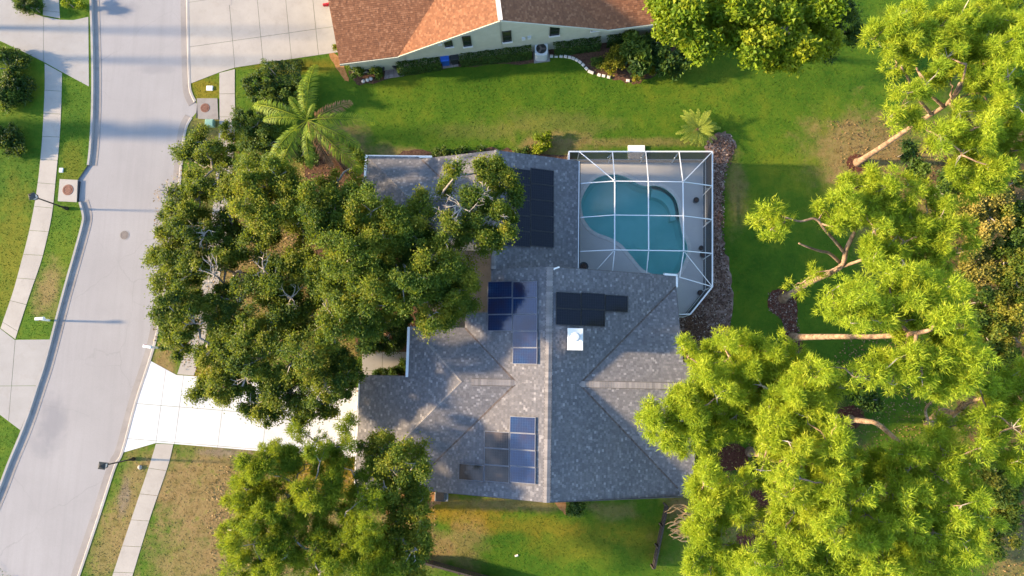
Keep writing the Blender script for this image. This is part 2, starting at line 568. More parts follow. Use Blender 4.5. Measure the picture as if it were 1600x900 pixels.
MT = dict(
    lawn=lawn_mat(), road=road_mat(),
    walk=concrete_mat('sidewalk_concrete', (0.29, 0.264, 0.235), (0.355, 0.325, 0.288)),
    drive=concrete_mat('driveway_concrete', (0.29, 0.264, 0.235), (0.355, 0.325, 0.288), (0.22, 0.19, 0.16), 0.45),
    drive_old=concrete_mat('old_driveway_concrete', (0.25, 0.24, 0.23), (0.295, 0.283, 0.27)),
    white_drive=concrete_mat('white_driveway', (0.46, 0.46, 0.465), (0.54, 0.54, 0.545), (0.42, 0.41, 0.40), 0.5),
    kerb=concrete_mat('kerb_concrete', (0.24, 0.228, 0.218), (0.31, 0.295, 0.28), (0.18, 0.16, 0.15), 0.5),
    gutter=concrete_mat('gutter_concrete', (0.20, 0.18, 0.168), (0.27, 0.245, 0.225), (0.12, 0.105, 0.10), 0.6),
    deck=concrete_mat('pool_deck_coating', (0.46, 0.448, 0.44), (0.52, 0.504, 0.495), (0.45, 0.42, 0.40), 0.3),
    coping=simple('coping_stone', (0.50, 0.49, 0.47), (0.60, 0.58, 0.56), 5),
    soil=simple('sandy_soil', (0.085, 0.040, 0.028), (0.33, 0.245, 0.21), 1.9, 0.95, 0.1, bump=0.9, bscale=9, detail=12),
    mulch=simple('brown_mulch', (0.050, 0.026, 0.018), (0.15, 0.085, 0.055), 7, 0.95, 0.1, bump=0.8, bscale=18, detail=8),
    red_mulch=simple('red_mulch', (0.050, 0.017, 0.012), (0.135, 0.052, 0.034), 8, 0.95, 0.1, bump=0.9, bscale=20, detail=8),
    straw=simple('orange_straw', (0.22, 0.10, 0.035), (0.36, 0.19, 0.08), 5, 0.95, 0.1, bump=0.8, bscale=18, detail=8),
    litter=simple('leaf_litter', (0.045, 0.035, 0.016), (0.15, 0.10, 0.042), 1.6, 0.95, 0.1, bump=0.8, bscale=10, detail=8),
    shingle=shingle_mat('grey_shingle', [(0.0, (0.120, 0.118, 0.127)), (0.45, (0.152, 0.149, 0.159)), (0.8, (0.182, 0.177, 0.186)), (0.95, (0.235, 0.228, 0.235)), (1.0, (0.33, 0.318, 0.325))], (0.24, 0.212, 0.20)),
    cap=shingle_mat('ridge_cap_shingle', [(0.0, (0.17, 0.158, 0.155)), (1.0, (0.30, 0.275, 0.265))], (0.26, 0.23, 0.215)),
    orange_shingle=shingle_mat('orange_brown_shingle', [(0.0, (0.20, 0.080, 0.036)), (0.4, (0.255, 0.104, 0.046)), (0.75, (0.30, 0.125, 0.056)), (1.0, (0.38, 0.175, 0.085))], (0.29, 0.12, 0.052)),
    valley=simple('littered_valley', (0.06, 0.048, 0.044), (0.15, 0.125, 0.115), 5, 0.95, 0.1, detail=8),
    deckboard=simple('roof_deck', (0.09, 0.08, 0.075)),
    white=simple('white_paint', (0.74, 0.73, 0.71), (0.80, 0.79, 0.77), 3, 0.45, 0.4),
    alu=simple('white_aluminium', (0.62, 0.63, 0.64), None, rough=0.35, spec=0.5),
    stucco=simple('cream_stucco', (0.56, 0.52, 0.45), (0.62, 0.575, 0.50), 3, 0.9, 0.2, bump=0.3, bscale=40),
    green_stucco=simple('pale_green_stucco', (0.45, 0.44, 0.335), (0.51, 0.495, 0.385), 2, 0.9, 0.2, bump=0.3, bscale=40),
    glass=simple('dark_window_glass', (0.015, 0.018, 0.02), None, rough=0.06, spec=0.8),
    frame=simple('dark_bronze', (0.03, 0.027, 0.025), None, rough=0.4, spec=0.5),
    black=simple('black_metal', (0.012, 0.012, 0.013), (0.022, 0.021, 0.02), 8, 0.4, 0.5),
    silver=simple('silver_frame', (0.17, 0.18, 0.21), None, rough=0.45, metal=0.4),
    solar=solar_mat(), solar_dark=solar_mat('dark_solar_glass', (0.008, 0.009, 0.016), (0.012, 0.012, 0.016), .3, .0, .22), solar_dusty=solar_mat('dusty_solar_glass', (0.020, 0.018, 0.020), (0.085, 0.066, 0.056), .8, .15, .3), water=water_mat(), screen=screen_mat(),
    plaster=simple('pool_plaster', (0.36, 0.68, 0.60), (0.54, 0.84, 0.76), 0.5, 0.8, 0.2, detail=6),
    rust=simple('rusty_iron', (0.115, 0.050, 0.034), (0.20, 0.092, 0.062), 9, 0.8, 0.3, bump=0.5, bscale=40),
    iron=simple('cast_iron', (0.10, 0.085, 0.078), (0.16, 0.135, 0.125), 12, 0.7, 0.4, bump=0.5, bscale=40),
    oak_bark=simple('grey_oak_bark', (0.15, 0.128, 0.105), (0.30, 0.265, 0.225), 7, 0.95, 0.1, bump=0.7, bscale=18),
    pine_bark=simple('pale_pine_bark', (0.10, 0.062, 0.04), (0.36, 0.25, 0.165), 3.5, 0.95, 0.1, bump=1.0, bscale=9, detail=10),
    twig=simple('bare_twig', (0.26, 0.22, 0.18), (0.40, 0.35, 0.29), 7, 0.95, 0.1),
    palm_bark=simple('palm_fibre', (0.16, 0.075, 0.04), (0.30, 0.16, 0.095), 9, 0.95, 0.1, bump=0.6),
    oak=leafy('oak_leaves', [(0.0, (0.038, 0.085, 0.012)), (0.45, (0.080, 0.135, 0.013)), (0.8, (0.155, 0.185, 0.016)), (1.0, (0.25, 0.235, 0.02))], 0.42),
    oak_dark=leafy('dark_oak_leaves', [(0.0, (0.020, 0.058, 0.010)), (0.5, (0.070, 0.120, 0.013)), (1.0, (0.20, 0.205, 0.018))], 0.40),
    pine=leafy('pine_needles', [(0.0, (0.185, 0.285, 0.020)), (0.5, (0.325, 0.425, 0.026)), (1.0, (0.46, 0.49, 0.038))], 0.52),
    pine_dark=leafy('dense_pine_needles', [(0.0, (0.08, 0.15, 0.012)), (0.5, (0.18, 0.245, 0.014)), (1.0, (0.33, 0.33, 0.022))], 0.46),
    bright=leafy('bright_leaves', [(0.0, (0.085, 0.16, 0.005)), (0.5, (0.155, 0.225, 0.006)), (1.0, (0.24, 0.27, 0.010))], 0.42),
    bush=leafy('hedge_leaves', [(0.0, (0.014, 0.040, 0.008)), (0.5, (0.034, 0.080, 0.010)), (1.0, (0.085, 0.135, 0.014))], 0.25),
    yellow_bush=leafy('yellow_green_leaves', [(0.0, (0.085, 0.105, 0.008)), (0.5, (0.165, 0.165, 0.010)), (1.0, (0.24, 0.215, 0.015))], 0.35),
    under=leafy('understorey_leaves', [(0.0, (0.035, 0.080, 0.012)), (0.55, (0.095, 0.145, 0.015)), (1.0, (0.22, 0.205, 0.025))], 0.36),
    dry=leafy('dry_brown_leaves', [(0.0, (0.10, 0.115, 0.02)), (0.5, (0.24, 0.205, 0.04)), (1.0, (0.42, 0.32, 0.08))], 0.36),
    frond=leafy('palm_leaflets', [(0.0, (0.045, 0.11, 0.010)), (0.5, (0.15, 0.23, 0.012)), (1.0, (0.33, 0.36, 0.018))], 0.36),
    sago=leafy('sago_leaflets', [(0.0, (0.16, 0.24, 0.03)), (0.5, (0.30, 0.36, 0.05)), (1.0, (0.48, 0.48, 0.09))], 0.35),
    dead_frond=leafy('dead_palm_leaflets', [(0.0, (0.17, 0.075, 0.03)), (1.0, (0.34, 0.17, 0.085))], 0.2),
    blue=simple('blue_plastic', (0.010, 0.085, 0.42), (0.012, 0.10, 0.48), 3, 0.4, 0.5),
    dark_plastic=simple('dark_plastic', (0.014, 0.016, 0.022), (0.022, 0.024, 0.032), 3, 0.4, 0.5),
    pot=simple('black_glazed_pot', (0.012, 0.013, 0.015), None, rough=0.3, spec=0.5),
    green_plastic=simple('pale_green_cabinet', (0.22, 0.36, 0.25), (0.26, 0.40, 0.29), 4, 0.5),
    grey_metal=simple('light_grey_metal', (0.52, 0.54, 0.56), (0.60, 0.62, 0.63), 4, 0.5, 0.4),
    wood=simple('weathered_wood', (0.10, 0.075, 0.055), (0.20, 0.155, 0.115), 9, 0.9, 0.1, bump=0.4),
    dark_wood=simple('dark_stained_wood', (0.035, 0.028, 0.024), (0.075, 0.06, 0.05), 9, 0.85, 0.15, bump=0.4),
    paver=simple('pinkish_paver', (0.26, 0.20, 0.185), (0.36, 0.295, 0.27), 5, 0.9, 0.1),
    block=simple('pale_block', (0.60, 0.53, 0.47), (0.74, 0.69, 0.62), 3, 0.9, 0.1, bump=0.3),
    red=simple('red_plastic', (0.40, 0.02, 0.03), None, rough=0.4),
    dry_strap=simple('dry_frond', (0.42, 0.22, 0.09), (0.58, 0.36, 0.17), 6, 0.9, 0.1),
)

# ================================================================== ground and paving
Z_ROAD = -0.10
kerb_left = [(141, -60), (141, 0), (143, 60), (144, 130), (143, 185), (140, 232), (137, 258)]
kerb_left2 = [(124, 316), (129, 335), (128, 350), (115, 398), (103, 440), (90, 488), (78, 535), (67, 575), (57, 605), (44, 645), (30, 682), (12, 725), (-6, 772), (-40, 850)]
inlet_left = [(120, 283), (120, 314)]
kerb_right = [(293, -60), (294, 0), (295, 60), (297, 128), (300, 146), (306, 158)]
inlet_right = [(308, 164), (308, 174)]
kerb_right2 = [(300, 184), (291, 202), (286, 240), (280, 300), (268, 390), (256, 470), (245, 526), (235, 563), (213, 630), (192, 707), (180, 731), (155, 808), (124, 900), (100, 970)]
left_edge = kerb_left + inlet_left + kerb_left2
right_edge = kerb_right + inlet_right + kerb_right2
Lw, Rw = G2(left_edge), G2(right_edge)

pool_px = [(908, 320), (911, 306), (920, 290), (933, 278), (952, 273), (970, 274), (984, 280), (996, 287), (1008, 291), (1022, 290), (1035, 293), (1048, 301.5), (1056.5, 313), (1060.5, 327), (1062, 344), (1066, 365), (1070, 373), (1074, 385), (1073.5, 397), (1069, 409), (1064, 420), (1057, 428), (1038, 430), (1022, 428.5), (1011, 424.5), (1001, 417.5), (990, 404), (979, 391), (972, 383), (960, 375), (947, 369), (933, 364), (921, 355), (912, 340)]


def smooth_loop(pts, n=3):
    out = []
    k = len(pts)
    for i in range(k):
        p0, p1, p2, p3 = (Vector(pts[(i + j - 1) % k]) for j in range(4))
        for t in range(n):
            t = t / n
            out.append(0.5 * ((2 * p1) + (p2 - p0) * t + (2 * p0 - 5 * p1 + 4 * p2 - p3) * t * t + (3 * p1 - p0 - 3 * p2 + p3) * t ** 3))
    return out


pool_in = smooth_loop(G2(pool_px), 3)


def offset_loop(pts, d):
    """loop moved outwards by d (loop given clockwise or anticlockwise)"""
    area = sum(a.x * b.y - b.x * a.y for a, b in zip(pts, pts[1:] + pts[:1]))
    sg = 1 if area > 0 else -1
    out = []
    for i, p in enumerate(pts):
        t = (pts[(i + 1) % len(pts)] - pts[i - 1]).normalized()
        out.append(p + Vector((t.y, -t.x)) * d * sg)
    return out


coping_out = offset_loop(pool_in, 0.26)

MB().sheet([(-400, -400), (400, -400), (400, 400), (-400, 400)], -3.2).build('ground', MT['litter'], kind='structure')
MB().sheet([(-300, 300), (Lw[0].x, 300)] + [tuple(p) for p in Lw] + [(Lw[-1].x - 3, -300), (-300, -300)], 0.0).build('lawn', MT['lawn'], kind='structure')
MB().sheet([(300, 300), (Rw[0].x, 300)] + [tuple(p) for p in Rw] + [(Rw[-1].x - 3, -300), (300, -300)], 0.0, [coping_out]).build('lawn', MT['lawn'], kind='structure')
road_l = [(p.x - 0.3, p.y) for p in Lw]
road_r = [(p.x + 0.3, p.y) for p in Rw]
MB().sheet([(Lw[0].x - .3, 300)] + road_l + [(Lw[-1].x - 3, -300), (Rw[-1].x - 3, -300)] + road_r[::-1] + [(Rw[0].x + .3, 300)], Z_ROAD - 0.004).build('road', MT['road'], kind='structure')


def sweep_kerb(px_line, side, name_k='kerb', inlet=False):
    """kerb stones and the gutter pan along the edge of the road; side +1: road lies to the right of the line"""
    P = G2(px_line)
    nrm = []
    for i in range(len(P)):
        t = (P[min(i + 1, len(P) - 1)] - P[max(i - 1, 0)]).normalized()
        nrm.append(Vector((-t.y, t.x)) * side)
    prof_k = [(-0.05, 0.0), (-0.05, 0.03), (0.10, 0.03), (0.17, -0.05), (0.18, -0.13)]
    prof_g = [(0.17, -0.085), (0.62, -0.092), (0.64, -0.13)]
    for nm, prof, mt in ((name_k, prof_k, MT['kerb']), ('gutter', prof_g, MT['gutter'])):
        mb = MB()
        vs = [(p.x + n.x * o, p.y + n.y * o, z) for p, n in zip(P, nrm) for o, z in prof]
        k = len(prof)
        mb.add(vs, [(i * k + j, i * k + j + 1, i * k + k + j + 1, i * k + k + j) for i in range(len(P) - 1) for j in range(k - 1)])
        mb.build(nm, mt, kind='structure')


def densify(pts, n=4):
    k = len(pts)
    out = []
    for i in range(k - 1):
        p0, p1, p2, p3 = (Vector(pts[min(max(i + j - 1, 0), k - 1)]) for j in range(4))
        for t in range(n):
            t = t / n
            out.append(tuple(0.5 * ((2 * p1) + (p2 - p0) * t + (2 * p0 - 5 * p1 + 4 * p2 - p3) * t * t + (3 * p1 - p0 - 3 * p2 + p3) * t ** 3)))
    return out + [tuple(pts[-1])]


for line, sd in ((kerb_left, 1), (kerb_left2, 1), (kerb_right, -1), (kerb_right2, -1)):
    sweep_kerb(densify(line), sd)


def clip(poly, a, b, c):
    """part of a 2D polygon where a*x + b*y <= c"""
    out = []
    for i in range(len(poly)):
        p, q = poly[i - 1], poly[i]
        dp, dq = a * p[0] + b * p[1] - c, a * q[0] + b * q[1] - c
        if (dp <= 0) != (dq <= 0):
            t = dp / (dp - dq)
            out.append((p[0] + (q[0] - p[0]) * t, p[1] + (q[1] - p[1]) * t))
        if dq <= 0: out.append((q[0], q[1]))
    return out


def slab_grid(root, poly, origin, ang, us, vs, mat, z0, z1, gap=0.012, name='slab'):
    """paving cut into slabs by joint lines at distances us along and vs across"""
    u = Vector((math.cos(ang), math.sin(ang)))
    v = Vector((-u.y, u.x))
    o = Vector(origin)
    for i in range(len(us) - 1):
        for j in range(len(vs) - 1):
            p = [tuple(q) for q in poly]
            for d, lo, hi in ((u, us[i] + gap, us[i + 1] - gap), (v, vs[j] + gap, vs[j + 1] - gap)):
                p = clip(p, d.x, d.y, hi + o.dot(d))
                p = clip(p, -d.x, -d.y, -lo - o.dot(d)) if p else p
            if len(p) < 3: continue
            ar = 0.5 * abs(sum(p[k - 1][0] * p[k][1] - p[k][0] * p[k - 1][1] for k in range(len(p))))
            if ar < 0.03: continue
            MB().prism(p, z0, z1 + random.uniform(-0.004, 0.004)).build(name, mat, root)


def strip_slabs(root, left, right, mat, z0=-0.06, z1=0.022, step=1.75, gap=0.012, t0=0.0):
    """a walk between two edge lines, cast in slabs"""
    L, Rr = G2(densify(left, 6)), G2(densify(right, 6))
    mid = [(a + b) / 2 for a, b in zip(L, Rr)]
    acc = [0.0]
    for a, b in zip(mid, mid[1:]): acc.append(acc[-1] + (b - a).length)

    def at(s):
        for i in range(len(acc) - 1):
            if s <= acc[i + 1] or i == len(acc) - 2:
                t = (s - acc[i]) / max(acc[i + 1] - acc[i], 1e-6)
                return L[i].lerp(L[i + 1], t), Rr[i].lerp(Rr[i + 1], t)
    s = t0 - step if t0 else 0.0
    while s < acc[-1] - 0.05:
        a, b = max(s, 0) + gap, min(s + step, acc[-1]) - gap
        s += step
        if b - a < 0.1: continue
        ts = [a + (b - a) * k / 3 for k in range(4)]
        pts = [at(t) for t in ts]
        MB().prism([p[0] for p in pts] + [p[1] for p in pts[::-1]], z0, z1 + random.uniform(-0.004, 0.006)).build('slab', mat, root)


sidewalk = structure('sidewalk')
strip_slabs(sidewalk, [(64, -50), (67, -2), (67.5, 24)], [(91, -50), (92, -2), (94, 29)], MT['walk'])
strip_slabs(sidewalk, [(70, 99), (70, 138), (68, 185), (65, 230), (60, 280), (52, 331), (43, 373), (33, 411), (20, 458), (1, 513)],
            [(97, 114), (96.5, 140), (95, 187), (92, 231), (87, 282), (81.5, 334), (73, 375), (63, 413), (46, 462), (24, 530)], MT['walk'])
strip_slabs(sidewalk, [(337, -50), (338, 0), (339, 11)], [(361, -50), (362, 0), (362, 8)], MT['walk'])
strip_slabs(sidewalk, [(343, 114), (343, 150), (343, 190), (340, 240), (335, 300), (328, 370), (317, 440), (303, 500), (290, 545), (277, 585)],
            [(367, 108), (367, 150), (367.5, 190), (365, 240), (360, 300), (353, 370), (342, 440), (329, 500), (316, 545), (303, 587)], MT['walk'])
strip_slabs(sidewalk, [(244, 693), (234, 726), (207, 806), (175, 902), (158, 960)], [(271, 694), (262, 730), (235, 808), (206, 903), (188, 960)], MT['walk'])


def drive(name, poly_px, mat, ang_px, us, vs, z1=0.018):
    root = structure(name)
    o = G(*ang_px[0]).to_2d()
    d = G(*ang_px[1]).to_2d() - o
    slab_grid(root, [tuple(p) for p in G2(poly_px)], o, math.atan2(d.y, d.x), us, vs, mat, -0.06, z1)
    return root


drive('driveway', [(235.5, 564), (276, 586), (320, 589), (430, 600), (564, 606), (564, 716), (500, 712.5), (400, 704), (272, 693.5), (244, 692), (192.5, 707), (213, 630)],
      MT['white_drive'], ((244, 690), (500, 711)), [-6, 0, 1.3, 4.3, 7.4, 10.5, 13.6, 20], [-3, 0.05, 2.45, 10])
drive('neighbour_driveway', [(294, -60), (294.5, 0), (297, 131), (343, 113), (368, 105.5), (450, 93), (532, 81), (526, 40), (523, -60)],
      MT['drive'], ((367, 104), (530, 81)), [-6, 0, 2.1, 4.2, 6.2, 9], [-2, 2.0, 5.5, 9.5])
drive('driveway', [(-80, -60), (15, -60), (0, -30), (17, 0), (35, 14.5), (66.5, 26), (95, 31), (115, 31.5), (140, 26), (142.5, 137), (97, 112.5), (70, 97.5), (35, 80), (-4, 62), (-80, 20)],
      MT['drive_old'], ((68, 98), (68, 26)), [-6, 8], [-3.4, 0, 4.5, 12], 0.012)
drive('driveway', [(-70, 512), (1, 514), (23, 531), (79, 530.5), (60, 596), (45, 640), (32, 672), (0, 648), (-70, 600)],
      MT['drive_old'], ((24, 531), (79, 530.5)), [-12, -5, 0, 5], [-8, -3.2, 3], 0.012)
drive('front_walk', [(566, 549.5), (648, 550), (648, 578), (566, 579)], MT['drive_old'], ((570, 578), (640, 578)), [-2, 1.2, 2.5, 6], [-2, 6])
drive('front_walk', [(560, 579.4), (585, 579.4), (585, 606), (560, 606)], MT['drive_old'], ((570, 606), (640, 606)), [-3, 6], [-3, 6])


def bed(name, px, mat, z=0.012, wob=0.12):
    P = smooth_loop(G2(px), 5)
    P = [p + Vector((random.uniform(-wob, wob), random.uniform(-wob, wob))) for p in P]
    MB().sheet(P, z).build(name, mat, kind='structure')


deck_px = [(903, 249), (1103, 249.5), (1103, 450), (1073, 488.5), (1058, 490), (1040, 470), (903, 455)]
MB().sheet(G2(deck_px), 0.03, [coping_out]).build('pool_deck', MT['deck'], kind='structure')
bed('soil_bed', [(1106, 216), (1125, 207), (1142, 210), (1150, 232), (1138, 250), (1132, 285), (1128, 330), (1131, 380), (1140, 420), (1144, 470), (1140, 520), (1122, 530), (1100, 540), (1088, 575), (1062, 580), (1058, 500), (1085, 480), (1104, 450), (1104, 400), (1104, 300), (1100, 245)], MT['soil'])
bed('mulch_bed', [(1062, 580), (1066, 530), (1072, 500), (1090, 492), (1110, 510), (1120, 540), (1105, 565), (1105, 600), (1070, 600)], MT['mulch'], 0.018)
bed('mulch_bed', [(1207, 455), (1222, 452), (1242, 462), (1246, 482), (1244, 500), (1247, 520), (1254, 540), (1250, 556), (1236, 550), (1226, 528), (1222, 500), (1204, 486), (1200, 470)], MT['red_mulch'], 0.016, 0.06)
for cx, cy, r in ((1145, 715, 25), (1190, 783, 22), (1168, 842, 18), (1328, 652, 22), (1340, 255, 17), (1232, 690, 16)):
    bed('mulch_bed', [(cx + r * math.cos(a), cy + r * .85 * math.sin(a)) for a in [k * PI / 4 for k in range(8)]], MT['red_mulch'], 0.016, 0.08)
bed('mulch_bed', [(548, 104), (600, 100), (700, 84), (780, 72), (840, 62), (900, 52), (985, 40), (1052, 40), (1060, 70), (1045, 100), (1022, 118), (1000, 128), (984, 130), (958, 123), (936, 117), (916, 107), (905, 97), (890, 91), (862, 88), (830, 98), (720, 104), (640, 116), (575, 131), (552, 126)], MT['mulch'])
bed('straw_bed', [(514, 86), (524, 84), (536, 100), (545, 126), (538, 124), (528, 110)], MT['straw'], 0.016, 0.05)
bed('mulch_bed', [(460, 215), (520, 215), (566, 240), (572, 330), (600, 380), (640, 420), (652, 480), (640, 548), (565, 546), (545, 500), (500, 470), (470, 400), (480, 300)], MT['mulch'], 0.014, 0.3)
bed('mulch_bed', [(640, 236), (700, 238), (770, 232), (820, 236), (890, 244), (888, 262), (780, 256), (640, 262), (606, 250)], MT['mulch'], 0.014, 0.15)
bed('mulch_bed', [(570, 580), (640, 580), (640, 592), (580, 592)], MT['mulch'], 0.014, 0.03)
bed('sand_patch', [(866, 778), (884, 778), (884, 800), (892, 806), (878, 800)], MT['straw'], 0.014, 0.05)
bed('straw_bed', [(612, 762), (680, 765), (684, 786), (640, 800), (600, 800)], MT['straw'], 0.014, 0.2)
bed('litter_floor', [(1460, 260), (1520, 230), (1640, 200), (1680, 500), (1660, 780), (1560, 800), (1500, 640), (1490, 480), (1470, 400)], MT['litter'], 0.014, 0.5)

MB().sheet([(-7.2, 2.5), (-2.6, 2.5), (-2.6, 8.4), (-7.2, 8.4)], 0.02).build('courtyard', MT['gutter'], kind='structure')
# white landing outside the cage's side door
st = MB()
st.prism(G2([(981, 228), (1007, 228), (1007, 249), (981, 249)]), 0.0, 0.14)
tag(st.build('concrete_step', MT['white']), 'white concrete landing against the top wall of the pool screen', 'step')

# drainage and covers
def lid(mb, c, r, z, h=0.02):
    mb.lathe((c.x, c.y, z), [(r, 0), (r, h * .7), (r - .02, h), (r * .72, h), (r * .7, h * .5), (r * .62, h * .5), (r * .6, h), (0.02, h)], 20)


for poly, lc, lr, lab, ang in (([(94, 280), (122, 281.5), (120.5, 316), (91, 314.5)], (107, 297), 0.40, 'pale concrete drain inlet with rusty lid beside the lamp', 0),
                               ([(308, 154), (340, 154), (341.5, 187), (310, 186)], (321, 169), 0.34, 'brownish concrete drain inlet with rusty lid by the neighbour driveway', 1)):
    c = G(*lc)
    t = thing('drain_inlet', lab, 'storm drain', (c.x, c.y, 0))
    q = G2(poly)
    MB().prism(q, -0.2, 0.055).build('slab', MT['walk'] if ang == 0 else MT['gutter'], t)
    mb = MB()
    lid(mb, c, lr, 0.052)
    mb.build('lid', MT['rust'], t)
    e0, e1 = (q[1], q[2]) if ang == 0 else (q[0], q[3])
    off = 0.05 if ang == 0 else -0.05
    mb = MB()
    mb.box(((e0.x + e1.x) / 2 + off * .6, (e0.y + e1.y) / 2, -0.06), (0.10, (e0 - e1).length * 0.9, 0.13))
    mb.build('opening', MT['black'], t)
c = G(193, 367)
t = thing('manhole_cover', 'round grey iron manhole cover in the middle of the street', 'manhole cover', (c.x, c.y, Z_ROAD))
mb = MB()
lid(mb, c, 0.30, Z_ROAD - 0.003, 0.014)
mb.build('lid', MT['iron'], t)
mb = MB()
mb.lathe((c.x, c.y, Z_ROAD - 0.004), [(0.36, 0), (0.36, 0.010), (0.31, 0.010), (0.31, 0.0)], 20)
mb.build('ring', MT['kerb'], t)


def cover(px, w, d, h, mat, name, label, cat):
    c = G(*px)
    t = thing(name, label, cat, (c.x, c.y, 0))
    MB().bevbox((c.x, c.y, h / 2), (w, d, h), 0.02).build('body', mat, t)
    mb = MB()
    mb.bevbox((c.x, c.y, h + 0.012), (w * .86, d * .86, 0.03), 0.012)
    mb.build('lid', mat, t)


cover((328, 138), 0.48, 0.36, 0.06, MT['white'], 'utility_box', 'white rectangular utility box lid on the grass by the neighbour driveway', 'utility box')
cover((96, 266), 0.30, 0.34, 0.05, MT['grey_metal'], 'utility_box', 'small pale meter lid in the verge above the left drain inlet', 'utility box')
cover((330, 194), 0.62, 0.5, 0.35, MT['green_plastic'], 'utility_box', 'pale green utility cabinet below the right drain inlet', 'utility box')
c = G(219, 730)
mb = MB()
mb.lathe((c.x, c.y, 0), [(0.15, 0), (0.155, 0.04), (0.13, 0.10), (0.07, 0.14), (0.02, 0.15)], 14)
tag(mb.build('round_cover', MT['walk'], smooth=True), 'small round pale dome on the verge by the lower street lamp', 'cover')

# ================================================================== houses
S = 0.38
ROOFS = []


def clip_convex(poly, rect):
    """rectangle (u0, u1, v0, v1) cut by a convex polygon (anticlockwise)"""
    u0, u1, v0, v1 = rect
    p = [(u0, v0), (u1, v0), (u1, v1), (u0, v1)]
    for i in range(len(poly)):
        a, b = poly[i - 1], poly[i]
        nx, ny = b[1] - a[1], a[0] - b[0]
        c = nx * a[0] + ny * a[1]
        if all(nx * q[0] + ny * q[1] <= c + 1e-9 for q in p): continue
        p = clip(p, nx, ny, c)
        if len(p) < 3: return None
    return p


def shingle_plane(mb, poly3, up_dir, expo=0.13, wid=(0.12, 0.20), lift=0.022):
    """overlapping tabs, course by course, over a sloping convex polygon"""
    P = [Vector(p) for p in poly3]
    n = (P[1] - P[0]).cross(P[2] - P[0]).normalized()
    if n.z < 0:
        P.reverse()
        n = -n
    up = Vector((up_dir[0], up_dir[1], 0)).normalized()
    v = (up - n * up.dot(n)).normalized()
    u = v.cross(n).normalized()
    o = Vector((0, 0, 0))
    q = [(p.dot(u), p.dot(v)) for p in P]
    d0 = P[0].dot(n)
    ar = sum(q[i - 1][0] * q[i][1] - q[i][0] * q[i - 1][1] for i in range(len(q)))
    if ar < 0: q.reverse()
    vmin, vmax = min(x[1] for x in q), max(x[1] for x in q)
    umin, umax = min(x[0] for x in q), max(x[0] for x in q)
    row = math.floor(vmin / expo)
    while row * expo < vmax:
        v0, v1 = row * expo, (row + 1) * expo
        row += 1
        x = umin - random.random() * 0.4
        # extent of the polygon in this course
        while x < umax:
            w = random.uniform(*wid)
            p = clip_convex(q, (x, x + w - 0.006, v0, v1 + 0.02))
            x += w
            if not p: continue
            k = lift * random.uniform(0.65, 1.35)
            vs, low = [], []
            for a, b in p:
                h = 0.004 + k * max(0.0, 1 - (b - v0) / (expo + 0.02))
                vs.append(u * a + v * b + n * (d0 + h))
                if b < v0 + 1e-6: low.append(len(vs) - 1)
            fs = [tuple(range(len(p)))]
            if len(low) == 2:
                i, j = low
                if (j - i) % len(p) != 1: i, j = j, i
                b0 = len(vs)
                vs.append(vs[i] - n * (k + 0.003))
                vs.append(vs[j] - n * (k + 0.003))
                fs.append((i, b0, b0 + 1, j))
            mb.add(vs, fs)


def roof_deck(mb, poly3, th=0.14):
    P = [Vector(p) for p in poly3]
    if (P[1] - P[0]).cross(P[2] - P[0]).z < 0: P.reverse()
    k = len(P)
    vs = [(p.x, p.y, p.z) for p in P] + [(p.x, p.y, p.z - th) for p in P]
    mb.add(vs, [tuple(range(k)), tuple(range(2 * k - 1, k - 1, -1))] + [(i, k + i, k + (i + 1) % k, (i + 1) % k) for i in range(k)])


def ridge_caps(mb, a, b, w=0.30, step=0.2, droop=0.06):
    """short bent cap shingles laid one over the next along a ridge or hip"""
    a, b = Vector(a), Vector(b)
    d = (b - a)
    L = d.length
    d.normalize()
    x = d.cross(Vector((0, 0, 1))).normalized()
    up = x.cross(d)
    k = int(L / step)
    for i in range(k):
        s0, s1 = i * L / k, (i + 1) * L / k + 0.03
        vs = []
        for s, h in ((s0, 0.036), (s1, 0.022)):
            p = a + d * s
            vs += [p - x * w / 2 + up * (h - droop), p + up * h, p + x * w / 2 + up * (h - droop)]
        vs += [vs[0] - up * .015, vs[1] - up * .015, vs[2] - up * .015]
        mb.add(vs, [(0, 1, 4, 3), (1, 2, 5, 4), (6, 7, 1, 0), (7, 8, 2, 1)])


def wall_run(mb, pts, th=0.16, close=False):
    """upright wall along plan points (x, y, top z)"""
    P = list(pts) + ([pts[0]] if close else [])
    for (x0, y0, a), (x1, y1, b) in zip(P, P[1:]):
        d = Vector((x1 - x0, y1 - y0)).normalized()
        n = Vector((-d.y, d.x)) * th / 2
        e = d * (th / 2 - 0.003)
        p, q = Vector((x0, y0)) - e, Vector((x1, y1)) + e
        pl = [p - n, q - n, q + n, p + n]
        mb.add([(v.x, v.y, -0.05) for v in pl] + [(pl[0].x, pl[0].y, a), (pl[1].x, pl[1].y, b), (pl[2].x, pl[2].y, b), (pl[3].x, pl[3].y, a)],
               [(3, 2, 1, 0), (4, 5, 6, 7), (0, 1, 5, 4), (1, 2, 6, 5), (2, 3, 7, 6), (3, 0, 4, 7)])


